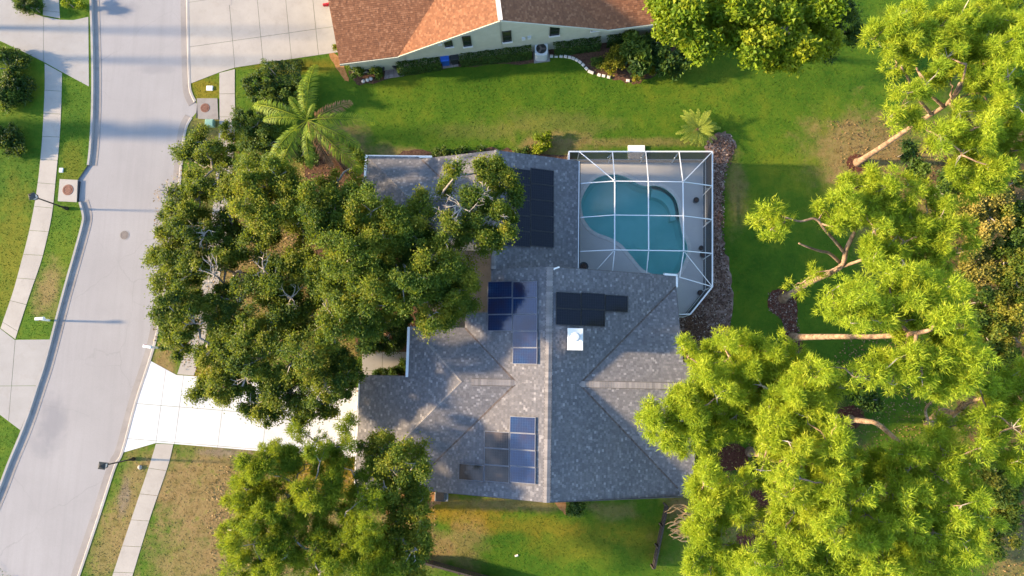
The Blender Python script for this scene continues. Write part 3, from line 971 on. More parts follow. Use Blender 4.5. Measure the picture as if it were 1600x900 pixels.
def window_on(parent, c, w, h, normal, mat_frame, muntin=1):
    """a framed window standing 3 cm proud of a wall"""
    n = Vector(normal).normalized()
    t = Vector((0, 0, 1)).cross(n).normalized()
    c = Vector(c)
    rot = Matrix((t, n, Vector((0, 0, 1)))).transposed()
    mb = MB()
    f = 0.06
    for dx, dz, sx, sz in ((-w / 2, 0, f, h + f), (w / 2, 0, f, h + f)): mb.box(c + t * dx + Vector((0, 0, dz)), (sx, 0.07, sz), rot=rot)
    for dz in (-h / 2, h / 2): mb.box(c + Vector((0, 0, dz)), (w - f - .002, 0.066, f), rot=rot)
    if muntin: mb.box(c, (w - f - .002, 0.05, 0.03), rot=rot)
    fr = mb.build('window', mat_frame, parent)
    MB().box(c - n * 0.005, (w - f, 0.02, h - f), rot=rot).build('pane', MT['glass'], fr)
    MB().box(c + Vector((0, 0, -h / 2 - 0.075)) + n * 0.03, (w + 0.16, 0.14, 0.07), rot=rot).build('sill', MT['white'], fr)
    return fr


# ---------------------------------------------------- the grey house
house = thing('house', 'large house with weathered grey shingle roof and solar panels in the centre', 'house', (0, 0, 0))
xr, yN, yS, yc = 1.02, 6.42, -7.42, -0.6
zc = 2.75 + (yc - yS) * S                 # cross ridge
axE, axW, hxW = 2.91, -0.87, -4.19
zr = zc + (axE - xr) * S                  # main ridge


def zmain(x): return zr - abs(x - xr) * S
def zcross(y): return zc - abs(y - yc) * S
def zhip(x): return zc - (hxW - x) * S


def pl(pts, zf): return [(x, y, zf(x, y)) for x, y in pts]


m_ = lambda x, y: zmain(x)
c_ = lambda x, y: zcross(y)
h_ = lambda x, y: zhip(x)
xE = 9.25
vyS = yc - (xE - axE)
planes = [
    (pl([(xr, yS), (xE, yS), (xE, vyS), (axE, yc), (xr, yc)], m_), (-1, 0)),
    (pl([(xr, yc), (axE, yc), (xE, yc + xE - axE), (xE, yN), (xr, yN)], m_), (-1, 0)),
    (pl([(axE, yc), (xE, yc), (xE, yc + xE - axE)], c_), (0, -1)),
    (pl([(xE, yc), (10.15, yc), (10.15, 0.82), (xE, 0.82)], c_), (0, -1)),
    (pl([(axE, yc), (xE, vyS), (10.15, vyS), (10.15, yc)], c_), (0, 1)),
    (pl([(xE, vyS), (xE, yS), (10.15, yS), (10.15, vyS)], c_), (0, 1)),
    (pl([(xr, 3.7), (xr, yN), (-2.62, yN), (-2.62, 3.7)], m_), (1, 0)),
    (pl([(xr, yc), (xr, 3.7), (-4.22, 3.7), (-4.22, yc + axW + 4.22), (axW, yc)], m_), (1, 0)),
    (pl([(xr, yS), (xr, yc), (axW, yc), (axW - (yc - yS), yS)], m_), (1, 0)),
    (pl([(axW, yc), (hxW, yc), (hxW - (yc - yS), yS), (axW - (yc - yS), yS)], c_), (0, 1)),
    (pl([(hxW, yc), (hxW - (yc - yS), yS), (-11.05, yS), (-11.05, -0.35), (hxW - .25 + .0, -0.35)], h_), (1, 0)),
    (pl([(hxW - .25, -0.35), (-7.7, -0.35), (-7.7, yc + 7.7 + hxW)], h_), (1, 0)),
    (pl([(axW, yc), (-4.22, yc + axW + 4.22), (-7.54, yc + axW + 4.22), (hxW, yc)], c_), (0, -1)),
]
# north wing
nx, nN, nE = -2.45, 14.1, 2.93
nz = 2.75 + (nE - nx) * S
wy, wN, wS = 11.2, 14.3, 8.1
wz = 2.75 + (wN - wy) * S
wax = nx - (nz - wz) / S
whx = -11.28 + (wN - wy)
n_ = lambda x, y: nz - abs(x - nx) * S
w_ = lambda x, y: wz - abs(y - wy) * S
wh_ = lambda x, y: wz - (whx - x) * S
k_ = nN - wy
planes += [
    (pl([(nx, yN + .004), (nE, yN + .004), (nE, nN), (nx, nN)], n_), (-1, 0)),
    (pl([(nx, wy), (nx, nN), (wax - k_, nN), (wax, wy)], n_), (1, 0)),
    (pl([(nx, wS), (nx, wy), (wax, wy), (wax - (wy - wS), wS)], n_), (1, 0)),
    (pl([(nx, yN + .004), (nx, wS), (nx - 0.2, wS), (nx - 0.2, yN + .004)], n_), (1, 0)),
    (pl([(wax, wy), (wax - (wN - wy), wN), (-11.28, wN), (whx, wy)], w_), (0, -1)),
    (pl([(wax, wy), (whx, wy), (whx - (wy - wS), wS), (wax - (wy - wS), wS)], w_), (0, 1)),
    (pl([(whx - 1.6, wy + 1.6), (-11.28, wN), (-11.28, wy + 1.6)], wh_), (1, 0)),
    (pl([(whx, wy), (whx - 1.6, wy + 1.6), (-11.66, wy + 1.6), (-11.66, wS), (whx - (wy - wS), wS)], wh_), (1, 0)),
]
mb, ms = MB(), MB()
for p3, up in planes:
    roof_deck(mb, p3)
    shingle_plane(ms, p3, up)
roof = mb.build('roof', MT['deckboard'], house)
ms.build('shingles', MT['shingle'], roof, kind='stuff')
mb = MB()
ridge_caps(mb, (xr, yN, zr), (xr, yS, zr), 0.42, 0.17, 0.05)
ridge_caps(mb, (9.0, yc, zc), (axE, yc, zc), 0.36, 0.17, 0.05)
ridge_caps(mb, (axW, yc, zc), (hxW + .6, yc, zc), 0.36, 0.17, 0.05)
ridge_caps(mb, (hxW - (yc - yS), yS, 2.75), (hxW, yc, zc), 0.22, 0.2, 0.05)
ridge_caps(mb, (-7.5, yc - 7.5 - hxW + 6.62, zcross(yc + 3.3)), (hxW, yc, zc), 0.22, 0.2, 0.05) if False else None
ridge_caps(mb, (-7.52, yc + 7.52 + hxW, zcross(yc + 7.52 + hxW)), (hxW, yc, zc), 0.22, 0.2, 0.05)
ridge_caps(mb, (nx, yN, nz), (nx, nN, nz), 0.3, 0.2, 0.05)
ridge_caps(mb, (whx, wy, wz), (wax, wy, wz), 0.36, 0.17, 0.05)
ridge_caps(mb, (-11.2, wN - .08, 2.75), (whx, wy, wz), 0.22, 0.2, 0.05)
mb.build('ridge_caps', MT['cap'], roof, kind='stuff')
for side in (-1, 1):   # vent strips beside the ridges
    MB().bar((xr + side * .19, yN - .05, zr - .19 * S + .03), (xr + side * .19, yS + .05, zr - .19 * S + .03), 0.035, 0.05).build('ridge_vent', MT['deckboard'], roof)
    MB().bar((9.0, yc + side * .2, zc - .2 * S + .03), (axE + .1, yc + side * .2, zc - .2 * S + .03), 0.03, 0.05).build('ridge_vent', MT['deckboard'], roof)
    MB().bar((hxW + .6, yc + side * .2, zc - .2 * S + .03), (axW - .2, yc + side * .2, zc - .2 * S + .03), 0.03, 0.05).build('ridge_vent', MT['deckboard'], roof)
    MB().bar((whx + .3, wy + side * .2, wz - .2 * S + .03), (wax - .3, wy + side * .2, wz - .2 * S + .03), 0.03, 0.05).build('ridge_vent', MT['deckboard'], roof)
for (ax, ay, az), (bx, by, bz) in (((axE + .1, yc - .1, zcross(yc + .1)), (xE, vyS, zmain(xE))), ((axE + .1, yc + .1, zcross(yc + .1)), (xE, yc + xE - axE, zmain(xE))),
                                   ((axW - .1, yc - .1, zcross(yc + .1)), (axW - 6.7, yc - 6.7, zmain(axW - 6.7))), ((axW - .1, yc + .1, zcross(yc + .1)), (-4.2, yc + axW + 4.2, zmain(-4.2))),
                                   ((wax - .1, wy + .1, wz - .04), (wax - 2.8, wy + 2.8, wz - 2.8 * S)), ((wax - .1, wy - .1, wz - .04), (wax - 3.0, wy - 3.0, wz - 3.0 * S))):
    MB().bar((ax, ay, az + .03), (bx, by, bz + .03), .11, .02).build('valley', MT['valley'], roof)
# walls
mb = MB()
wall_run(mb, [(8.9, 6.0, 2.85), (8.9, 5.3, 2.85), (8.9, .75, 4.55), (9.7, .66, 4.6), (9.7, yc, 5.1), (9.7, -7.0, 2.75), (xr, -7.0, 5.75), (-7.2, -7.0, 2.75), (-10.5, -7.0, 2.65), (-10.5, -.75, 2.75), (-7.3, -.75, 3.7), (-7.3, 2.4, 3.7), (-4.3, 2.4, 3.8), (-2.7, 2.4, 3.9), (-2.55, 6.02, 4.45)])
wall_run(mb, [(-2.55, 6.1, 4.5), (-2.55, 8.5, 4.5), (-7.5, 8.5, 2.7), (-11.1, 8.5, 2.7), (-11.1, 12.3, 2.7), (-10.8, 12.3, 2.7), (-10.8, 13.8, 2.75), (-7.4, 13.8, 2.8), (nx, 13.7, 4.55), (2.45, 13.7, 2.75), (2.45, 6.1, 2.75)])
wall_run(mb, [(-2.5, 6.1, 4.5), (xr, 6.1, 5.8), (8.85, 6.1, 2.85)])
mb.build('wall', MT['stucco'], house)
# fascia boards and gutters, standing just outside the roof edges
mb = MB()


def fascia(a, b, out, w=0.12, h=0.20):
    a, b, o = Vector(a), Vector(b), Vector((out[0], out[1], 0))
    MB().bar(a + o * (w / 2 + .004) - Vector((0, 0, h / 2 - .01)), b + o * (w / 2 + .004) - Vector((0, 0, h / 2 - .01)), w, h).build('gutter' if w > .1 else 'fascia', MT['white'] if w > .05 else MT['deckboard'], house)


fascia((-7.7, -0.40, zhip(-7.7)), (-7.7, 2.74, zhip(-7.7)), (-1, 0), 0.17)
fascia((-11.28, wN - .1, 2.77), (-6.9, wN - .1, 2.77), (0, 1), 0.15)
fascia((-11.28, wy + 1.62, 2.77), (-11.28, wN + .06, 2.77), (-1, 0), 0.15)
fascia((-11.05, yS, zhip(-11.05)), (-11.05, -0.36, zhip(-11.05)), (-1, 0), 0.08)
fascia((-11.05, -0.35, zhip(-11.05)), (-7.88, -0.35, zhip(-7.88)), (0, 1), 0.03)
fascia((-10.9, yS, 2.75), (-7.7, yS, 2.75), (0, -1), 0.08)
fascia((-7.6, yS, zmain(-7.6)), (xr, yS, zr), (0, -1), 0.030)
fascia((xr, yS, zr), (10.1, yS, zmain(10.1) + .25), (0, -1), 0.035)
fascia((xr, yN, zr), (8.4, yN, zmain(8.4)), (0, 1), 0.03)
fascia((8.45, yN, zmain(8.45)), (xE + .1, yN, zmain(xE)), (0, 1), 0.13)
fascia((xE, yN - .02, zmain(xE)), (xE, 5.7, zmain(xE)), (1, 0), 0.13)
fascia((xE, 5.6, 2.96), (xE, .85, zcross(.85)), (1, 0), 0.03)
fascia((nE, yN + .1, 2.75), (nE, nN, 2.75), (1, 0), 0.06)
mb = MB()
mb.bar((nE + .1, 6.6, 2.74), (nE + .1, 14.05, 2.74), 0.05, 0.1)
mb.build('drip_edge', MT['frame'], house)
# garage door, front door, windows
gd = MB()
for k in range(4): gd.box((-10.61, -4.2, 0.29 + k * .56), (0.06, 4.9, 0.54))
gd.build('garage_door', MT['white'], house)
MB().box((-7.40, 0.6, 1.08), (0.06, 1.0, 2.1)).build('door', MT['dark_wood'], house)
for c, w, h, n in (((-7.42, 1.9, 1.5), .7, 1.2, (-1, 0, 0)), ((-9.2, -7.12, 1.5), 1.1, 1.2, (0, -1, 0)), ((-3.5, -7.12, 1.5), 1.5, 1.2, (0, -1, 0)), ((5.5, -7.12, 1.5), 1.5, 1.2, (0, -1, 0)), ((9.82, -3.5, 1.5), 1.5, 1.2, (1, 0, 0)),
                   ((-8.5, 13.92, 1.5), 1.2, 1.2, (0, 1, 0)), ((-1.0, 13.82, 1.5), 1.2, 1.2, (0, 1, 0)), ((-11.22, 10.5, 1.5), 1.5, 1.2, (-1, 0, 0)), ((2.57, 9.0, 1.2), 2.2, 2.0, (1, 0, 0)), ((6.0, 6.22, 1.2), 2.6, 2.0, (0, 1, 0))):
    window_on(house, c, w, h, n, MT['white'])
# chimney on the slope right of the ridge
cc = G(899, 530, 6.35)
chim = MB()
chim.box((cc.x, cc.y, 5.55), (0.84, 1.22, 1.5))
chim = chim.build('chimney', MT['white'], house)
mb = MB()
mb.bevbox((cc.x, cc.y, 6.34), (0.92, 1.3, 0.09), 0.03)
mb.build('crown', MT['white'], chim)
mb = MB()
mb.lathe((cc.x, cc.y + .12, 6.385), [(0.16, 0), (0.16, 0.16), (0.27, 0.17), (0.29, 0.21), (0.2, 0.27), (0.02, 0.29)], 18)
mb.build('flue_cap', MT['grey_metal'], chim, smooth=False)
# small pipes and vents through the roof
mb = MB()
p = G(866, 416, zr - .1)
mb.tube([(p.x, p.y - .2, zmain(p.x) - .1), (p.x, p.y - .2, zr + .22)], 0.05, 8)
mb.tube([(p.x, p.y - .2, zr + .2), (p.x + .3, p.y - .1, zr + .26)], 0.05, 8)
mb.build('vent_pipe', MT['white'], house)


# ---------------------------------------------------- solar arrays
def array(label, rects, plane_p, plane_n, up, group='solar arrays on the grey roof'):
    """rects: (px x of the upper edge middle, px y, columns away, row) given as photo rectangles"""
    n = Vector(plane_n).normalized()
    v = Vector((up[0], up[1], 0))
    v = (v - n * v.dot(n)).normalized()       # up the slope
    u = v.cross(n).normalized()
    first = hit(rects[0][0], rects[0][1], plane_p, n)
    t = thing('solar_array', label, 'solar panels', first, 0, group)
    rot = Matrix((u, v, n)).transposed()
    for x, y, w, h in rects:                   # photo rectangle left, top, width, height
        a, bu, bv = hit(x, y, plane_p, n), hit(x, y + h, plane_p, n), hit(x + w, y, plane_p, n)
        eu, ev = (bu - a).dot(u), (bv - a).dot(v)
        c = a + u * eu / 2 + v * ev / 2
        du, dv = abs(eu) - 0.012, abs(ev) - 0.012
        z = 0.11
        g = MB()
        g.box(c + n * z, (du - .05, dv - .05, 0.03), rot=rot)
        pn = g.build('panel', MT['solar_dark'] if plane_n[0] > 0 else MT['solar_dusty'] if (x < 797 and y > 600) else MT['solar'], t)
        f = MB()
        for s in (-1, 1):
            f.box(c + n * (z + .003) + u * (s * (du / 2 - .0125)), (0.024, dv, 0.045), rot=rot)
            f.box(c + n * (z + .003) + v * (s * (dv / 2 - .0125)), (du - .05, 0.024, 0.045), rot=rot)
        f.build('frame', MT['black'] if plane_n[0] > 0 else MT['silver'], pn)
        r = MB()
        for s in (-.3, .3): r.box(c + n * 0.05 + u * (s * du), (0.04, dv * .98, 0.06), rot=rot)
        r.build('rail', MT['silver'], pn)
    return t


nW, nEa = (-S, 0, 1), (S, 0, 1)
array('blue reflecting solar panels on the sunlit slope left of the ridge, beside the oak',
      [(763.5, 440.5 + k * 25.7, 38.3, 25.5) for k in range(3)] + [(802.3, 440.5 + k * 25.7, 38.5, 25.5) for k in range(5)], (xr, 0, zr), nW, (1, 0))
array('stepped solar panels low on the left slope near the bottom eave',
      [(798, 650 + k * 25.8, 40, 25.6) for k in range(4)] + [(758.3, 673 + k * 26.2, 39, 26) for k in range(3)] + [(718.6, 723.5, 39, 25.4)], (xr, 0, zr), nW, (1, 0))
array('five near-black solar panels right of the ridge above the chimney',
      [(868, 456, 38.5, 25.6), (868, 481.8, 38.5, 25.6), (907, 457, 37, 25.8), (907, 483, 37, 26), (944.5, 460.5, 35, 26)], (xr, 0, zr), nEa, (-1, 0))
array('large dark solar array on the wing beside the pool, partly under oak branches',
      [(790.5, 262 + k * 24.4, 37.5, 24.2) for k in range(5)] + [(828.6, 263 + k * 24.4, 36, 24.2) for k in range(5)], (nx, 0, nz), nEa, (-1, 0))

# ---------------------------------------------------- the orange-roofed neighbour
NA = R(8.0)
NO = Vector((-2.35, 22.46))
nu, nv = Vector((math.cos(NA), math.sin(NA))), Vector((-math.sin(NA), math.cos(NA)))


def nb(u, v, z): return tuple((NO + nu * u + nv * v).to_3d() + Vector((0, 0, z)))


NS = 0.42
HW = 7.2
NZ = 2.55 + HW * NS
g_ = lambda u, v: NZ - abs(u) * NS
e_ = lambda u, v: NZ - abs(v - HW) * NS
nhouse = thing('house', 'neighbouring pale green house with orange-brown shingle roof at the top', 'house', nb(0, 6, 0))


def npl(pts, f): return [nb(u, v, f(u, v)) for u, v in pts]


vv = lambda a: tuple(nv * a)
uu = lambda a: tuple(nu * a)
nplanes = [
    (npl([(0, 0), (0, HW), (-HW, 0)], g_), uu(1)), (npl([(0, 0), (HW, 0), (0, HW)], g_), uu(-1)),
    (npl([(-HW, 0), (0, HW), (-11.3, HW), (-11.3, 0)], e_), vv(1)), (npl([(HW, 0), (11.5, 0), (11.5, HW), (0, HW)], e_), vv(1)),
    (npl([(-11.3, HW), (11.5, HW), (11.5, 2 * HW), (-11.3, 2 * HW)], e_), vv(-1)),
]
mb, ms = MB(), MB()
for p3, up in nplanes:
    roof_deck(mb, p3)
    shingle_plane(ms, p3, up, 0.13)
nroof = mb.build('roof', MT['deckboard'], nhouse)
ms.build('shingles', MT['orange_shingle'], nroof, kind='stuff')
mb = MB()
mb.bar(nb(0, .02, NZ + .03), nb(0, HW, NZ + .03), 0.30, 0.05)
mb.build('ridge_cap', MT['block'], nroof)
mb = MB()
W0 = 0.42
wall_run(mb, [nb(-10.8, W0, 2.6), nb(-HW + .3, W0, 2.6), nb(0, W0, NZ - .2), nb(HW - .3, W0, 2.6), nb(11.0, W0, 2.6), nb(11.0, 13.9, 2.6), nb(0, 13.9, 2.6), nb(-10.8, 13.9, 2.6), nb(-10.8, W0, 2.6)])
mb.build('wall', MT['green_stucco'], nhouse)
mb = MB()
for a, b in ((nb(-HW, -.02, g_(HW, 0) + .01), nb(0, -.02, NZ + .01)), (nb(0, -.02, NZ + .01), nb(HW, -.02, g_(HW, 0) + .01)), (nb(-11.3, -.05, 2.55), nb(-HW, -.05, 2.55)), (nb(HW, -.05, 2.55), nb(11.5, -.05, 2.55))):
    a, b = Vector(a), Vector(b)
    mb.bar(a - Vector((0, 0, .09)), b - Vector((0, 0, .09)), 0.05, 0.2)
mb.build('fascia', MT['green_stucco'], nhouse)
wallp, walln = Vector(nb(0, W0 - .09, 0)), Vector((-nv.x, -nv.y, 0))
for x0, y0, x1, y1 in ((695, 62, 706, 72), (722, 57, 737, 71), (785, 49, 799, 64), (860, 40, 873, 54), (925, 41, 938, 46)):
    a, b = hit(x0, y0, wallp, walln), hit(x1, y1, wallp, walln)
    window_on(nhouse, (a + b) / 2 + walln * 0.02, max((b - a).to_2d().length, .5), max(abs(a.z - b.z) - .1, .45), walln, MT['frame'])
mb = MB()
for x, y in ((687, 68), (818, 60), (827, 58)):
    p = hit(x, y, wallp, walln)
    mb.box(p + walln * .04, (0.25, .12, .3), rz=NA)
mb.build('meter_box', MT['grey_metal'], nhouse)

# ================================================================== swimming pool and screen cage
pc = G(990, 345)
pool = thing('swimming_pool', 'teal freeform swimming pool under the white-framed screen', 'swimming pool', (pc.x, pc.y, 0))


def floor_z(p): return -1.15 - 0.85 * min(1, max(0, (9.2 - p.y) / 4.0))


inner = offset_loop(pool_in, -0.22)
k = len(pool_in)
mb = MB()
vs = [(p.x, p.y, 0.02) for p in pool_in] + [(p.x, p.y, -0.75) for p in pool_in] + [(p.x, p.y, floor_z(p)) for p in inner]
fs = [(r * k + i, r * k + (i + 1) % k, (r + 1) * k + (i + 1) % k, (r + 1) * k + i) for r in (0, 1) for i in range(k)]
mb.add(vs, fs)
cen = Vector((pc.x, pc.y))
rings = [inner]
for tt in (0.75, 0.5, 0.25): rings.append([cen.lerp(p, tt) for p in inner])
vs, fs = [], []
for rg in rings: vs += [(p.x, p.y, floor_z(p) - .001) for p in rg]
vs.append((cen.x, cen.y, floor_z(cen)))
for r in range(3): fs += [(r * k + i, r * k + (i + 1) % k, (r + 1) * k + (i + 1) % k, (r + 1) * k + i) for i in range(k)]
fs += [(3 * k + i, 3 * k + (i + 1) % k, 4 * k) for i in range(k)]
mb.add(vs, fs)
mb.build('basin', MT['plaster'], pool)
mb = MB()
co = offset_loop(pool_in, 0.255)
vs = [(p.x, p.y, 0.012) for p in pool_in] + [(p.x, p.y, 0.048) for p in pool_in] + [(p.x, p.y, 0.048) for p in co] + [(p.x, p.y, 0.0) for p in co]
mb.add(vs, [(r * k + i, r * k + (i + 1) % k, (r + 1) * k + (i + 1) % k, (r + 1) * k + i) for r in range(3) for i in range(k)])
mb.build('coping', MT['coping'], pool)
wl = offset_loop(pool_in, -0.004)
mb = MB()
vs = [(p.x, p.y, -0.09) for p in wl] + [(p.x, p.y, -2.3) for p in wl]
mb.add(vs, [tuple(range(k))[::-1], tuple(range(k, 2 * k))] + [(i, (i + 1) % k, k + (i + 1) % k, k + i) for i in range(k)])
mb.build('water', MT['water'], pool)
# curved entry bench in the upper right lobe
arc = G2([(1021, 293.5), (1034, 296.5), (1046, 304), (1053.5, 314.5), (1057, 328), (1058, 342)])
arc2 = G2([(1018, 305), (1029, 308), (1038, 313), (1045, 321), (1048.5, 331), (1049, 343)])
mb = MB()
mb.prism(densify([tuple(p) for p in arc], 3) + densify([tuple(p) for p in arc2], 3)[::-1], -1.4, -0.42)
mb.build('bench', MT['plaster'], pool)

ZO, ZI = 2.5, 3.45
cage = thing('pool_cage', 'white aluminium screen enclosure over the pool', 'pool enclosure', (7.5, 10, 0))
oTL, oTR, oBR, oCH, oEN = G(889, 237, ZO), G(1113, 237, ZO), G(1113, 448, ZO), G(1078.5, 491, ZO), G(1059, 491, ZO)
xs = [G(905, 237, ZO), G(957, 237, ZO), G(1009, 237, ZO), G(1061, 237, ZO)]           # posts in the top wall
ey = [G(1113, 290.5, ZO), G(1113, 343, ZO), G(1113, 396, ZO)]                          # posts in the right wall
ix = [G(960, 0, ZI), G(1013, 0, ZI), G(1067, 0, ZI)]
gx = [G(960.5, 283, ZI), G(1013, 283, ZI), G(1067, 283, ZI)]
yy = [G(960, 283, ZI).y, G(960, 336, ZI).y, G(960, 390.5, ZI).y]
xx = [g.x for g in gx]
wl_ = [G(904, 287, ZO + .1), G(904, 340, ZO + .1), G(904, 393, ZO + .1)]             # on the house wall
so = [G(957, 425, 3.0), G(1010, 429, 2.95), G(1062, 433, 2.9)]                        # on the main roof edge
mb = MB()
bw = 0.055
for a, b in ((oTL, oTR), (oTR, oBR), (oBR, oCH), (oCH, oEN)): mb.bar(a, b, 0.085, 0.09)
mb.bar(oTL, oTL - Vector((0, .75, 0)), 0.1)
for j in range(3):
    for i in range(2): mb.bar((xx[i] + .04, yy[j], ZI), (xx[i + 1] - .04, yy[j], ZI), bw)
    mb.bar(wl_[j], (xx[0] - .04, yy[j], ZI), bw)
    mb.bar((xx[2] + .04, yy[j], ZI), ey[j], bw)
for i in range(3):
    mb.bar((xx[i], yy[0], ZI + .003), (xx[i], yy[2], ZI + .003), 0.07)
    mb.bar(xs[i + 1], (xx[i], yy[0] + .04, ZI), bw)
    mb.bar((xx[i], yy[2] - .04, ZI), so[i], bw)
mb.bar(so[2], oBR, bw)
mb.build('roof_beam', MT['alu'], cage)
mb = MB()
mb.bar(xs[0], (xx[0] - .05, yy[0] + .05, ZI), 0.055)
mb.bar(oTR, (xx[2] + .06, yy[0] + .06, ZI - .03), 0.055)
mb.bar(oBR, (xx[2] + .06, yy[2] - .06, ZI - .03), 0.04)
mb.bar((xx[0] - .06, yy[2] - .06, ZI - .03), G(930, 424, 2.7), 0.04)
for p in xs[1:]: mb.bar((p.x, p.y, ZO - .5), (p.x - .35, p.y - .5, ZO + .22), 0.045)
for p in ey: mb.bar((p.x, p.y, ZO - .5), (p.x - .5, p.y - .3, ZO + .2), 0.045)
mb.build('brace', MT['alu'], cage)
for p in [oTL, oTR, oBR, oCH, oEN] + xs + ey:
    MB().bar((p.x, p.y, 0.0), (p.x, p.y, ZO - .055), 0.07).build('post', MT['alu'], cage)
mb = MB()
for a, b in ((oTL, oTR), (oTR, oBR), (oBR, oCH), (oCH, oEN)):
    for z, w in ((0.8, 0.055), (0.05, 0.05)): mb.bar((a.x, a.y, z), (b.x, b.y, z), w * .9, w)
mb.build('rail', MT['alu'], cage)


def screen(*pts):
    mb = MB()
    mb.add(pts, [tuple(range(len(pts)))])
    mb.build('screen', MT['screen'], cage)


tops = [oTL] + xs + [oTR]
for a, b in zip(tops, tops[1:]): screen((a.x, a.y - .01, .06), (b.x, b.y - .01, .06), (b.x, b.y - .01, ZO - .05), (a.x, a.y - .01, ZO - .05))
rt = [oTR] + ey + [oBR, oCH, oEN]
for a, b in zip(rt, rt[1:]): screen((a.x - .01, a.y, .06), (b.x - .01, b.y, .06), (b.x - .01, b.y, ZO - .05), (a.x - .01, a.y, ZO - .05))
I = [[Vector((x, y, ZI)) for y in yy] for x in xx]
for i in range(2):
    for j in range(2): screen(I[i][j], I[i + 1][j], I[i + 1][j + 1], I[i][j + 1])
    screen(xs[i + 1], xs[i + 2], I[i + 1][0], I[i][0])
    screen(I[i][2], I[i + 1][2], so[i + 1], so[i])
for j in range(2):
    screen(wl_[j], I[0][j], I[0][j + 1], wl_[j + 1])
    screen(I[2][j], ey[j], ey[j + 1], I[2][j + 1])
screen(xs[0], xs[1], I[0][0], wl_[0])
screen(xs[3], oTR, I[2][0])
screen(oTR, ey[0], I[2][0])
screen(I[2][2], ey[2], oBR)
screen(I[2][2], oBR, so[2])
screen(so[2], oBR, oCH, oEN, Vector((xE + .1, 5.6, 2.7)))
screen(wl_[2], I[0][2], so[0], G(904, 420, 2.75))

POTS = [((1085.5, 315), .20, .45, 'black pot alone beside the upper right of the pool'), ((1093.5, 389), .17, .4, 'upper of two black pots at the right screen wall'), ((1096.5, 399), .23, .45, 'lower of two black pots at the right screen wall'), ((1092, 458.5), .20, .42, 'black pot in the cut-off corner of the pool deck'), ((911, 418.5), .32, .6, 'dark planter half under the roof edge left of the pool')]
for (x, y), r, h, lab in POTS:
    c = G(x, y)
    t = thing('plant_pot', lab, 'plant pot', (c.x, c.y, 0.03), 0, 'black pots on the pool deck')
    mb = MB()
    mb.lathe((c.x, c.y, 0.03), [(r * .7, 0), (r * .95, h * .6), (r, h), (r * .84, h), (r * .8, h - .08)], 16)
    mb.build('pot', MT['pot'], t, smooth=False)
    mb = MB()
    mb.lathe((c.x, c.y, 0.03 + h - .085), [(r * .8, 0), (r * .5, .02), (.01, .03)], 12)
    mb.build('soil', MT['mulch'], t)


# ================================================================== vegetation tools
def unit(a): return a / np.maximum(np.linalg.norm(a, axis=-1, keepdims=True), 1e-9)


def rand_dirs(n): return unit(rng.normal(size=(n, 3)))


def leaf_quads(P, N, L, W, droop=0.0):
    """diamond leaves at P with normals N"""
    t = unit(np.cross(N, rand_dirs(len(P))))
    b = np.cross(N, t)
    L = L * rng.uniform(.7, 1.3, (len(P), 1))
    W = W * rng.uniform(.7, 1.3, (len(P), 1))
    return np.stack([P - t * L / 2 - b * W * .55, P - t * L * .2 + b * W * .75, P + t * L / 2], 1)


def lumps(c, r, flat, k):
    """centres of leafy sprays spread through a clump"""
    d = rand_dirs(k)
    d[:, 2] = d[:, 2] * flat
    d[:, 2] += 0.12 * flat
    rad = r * (0.30 + 0.70 * rng.random((k, 1)) ** 0.6)
    return np.asarray(c)[None, :] + d * rad


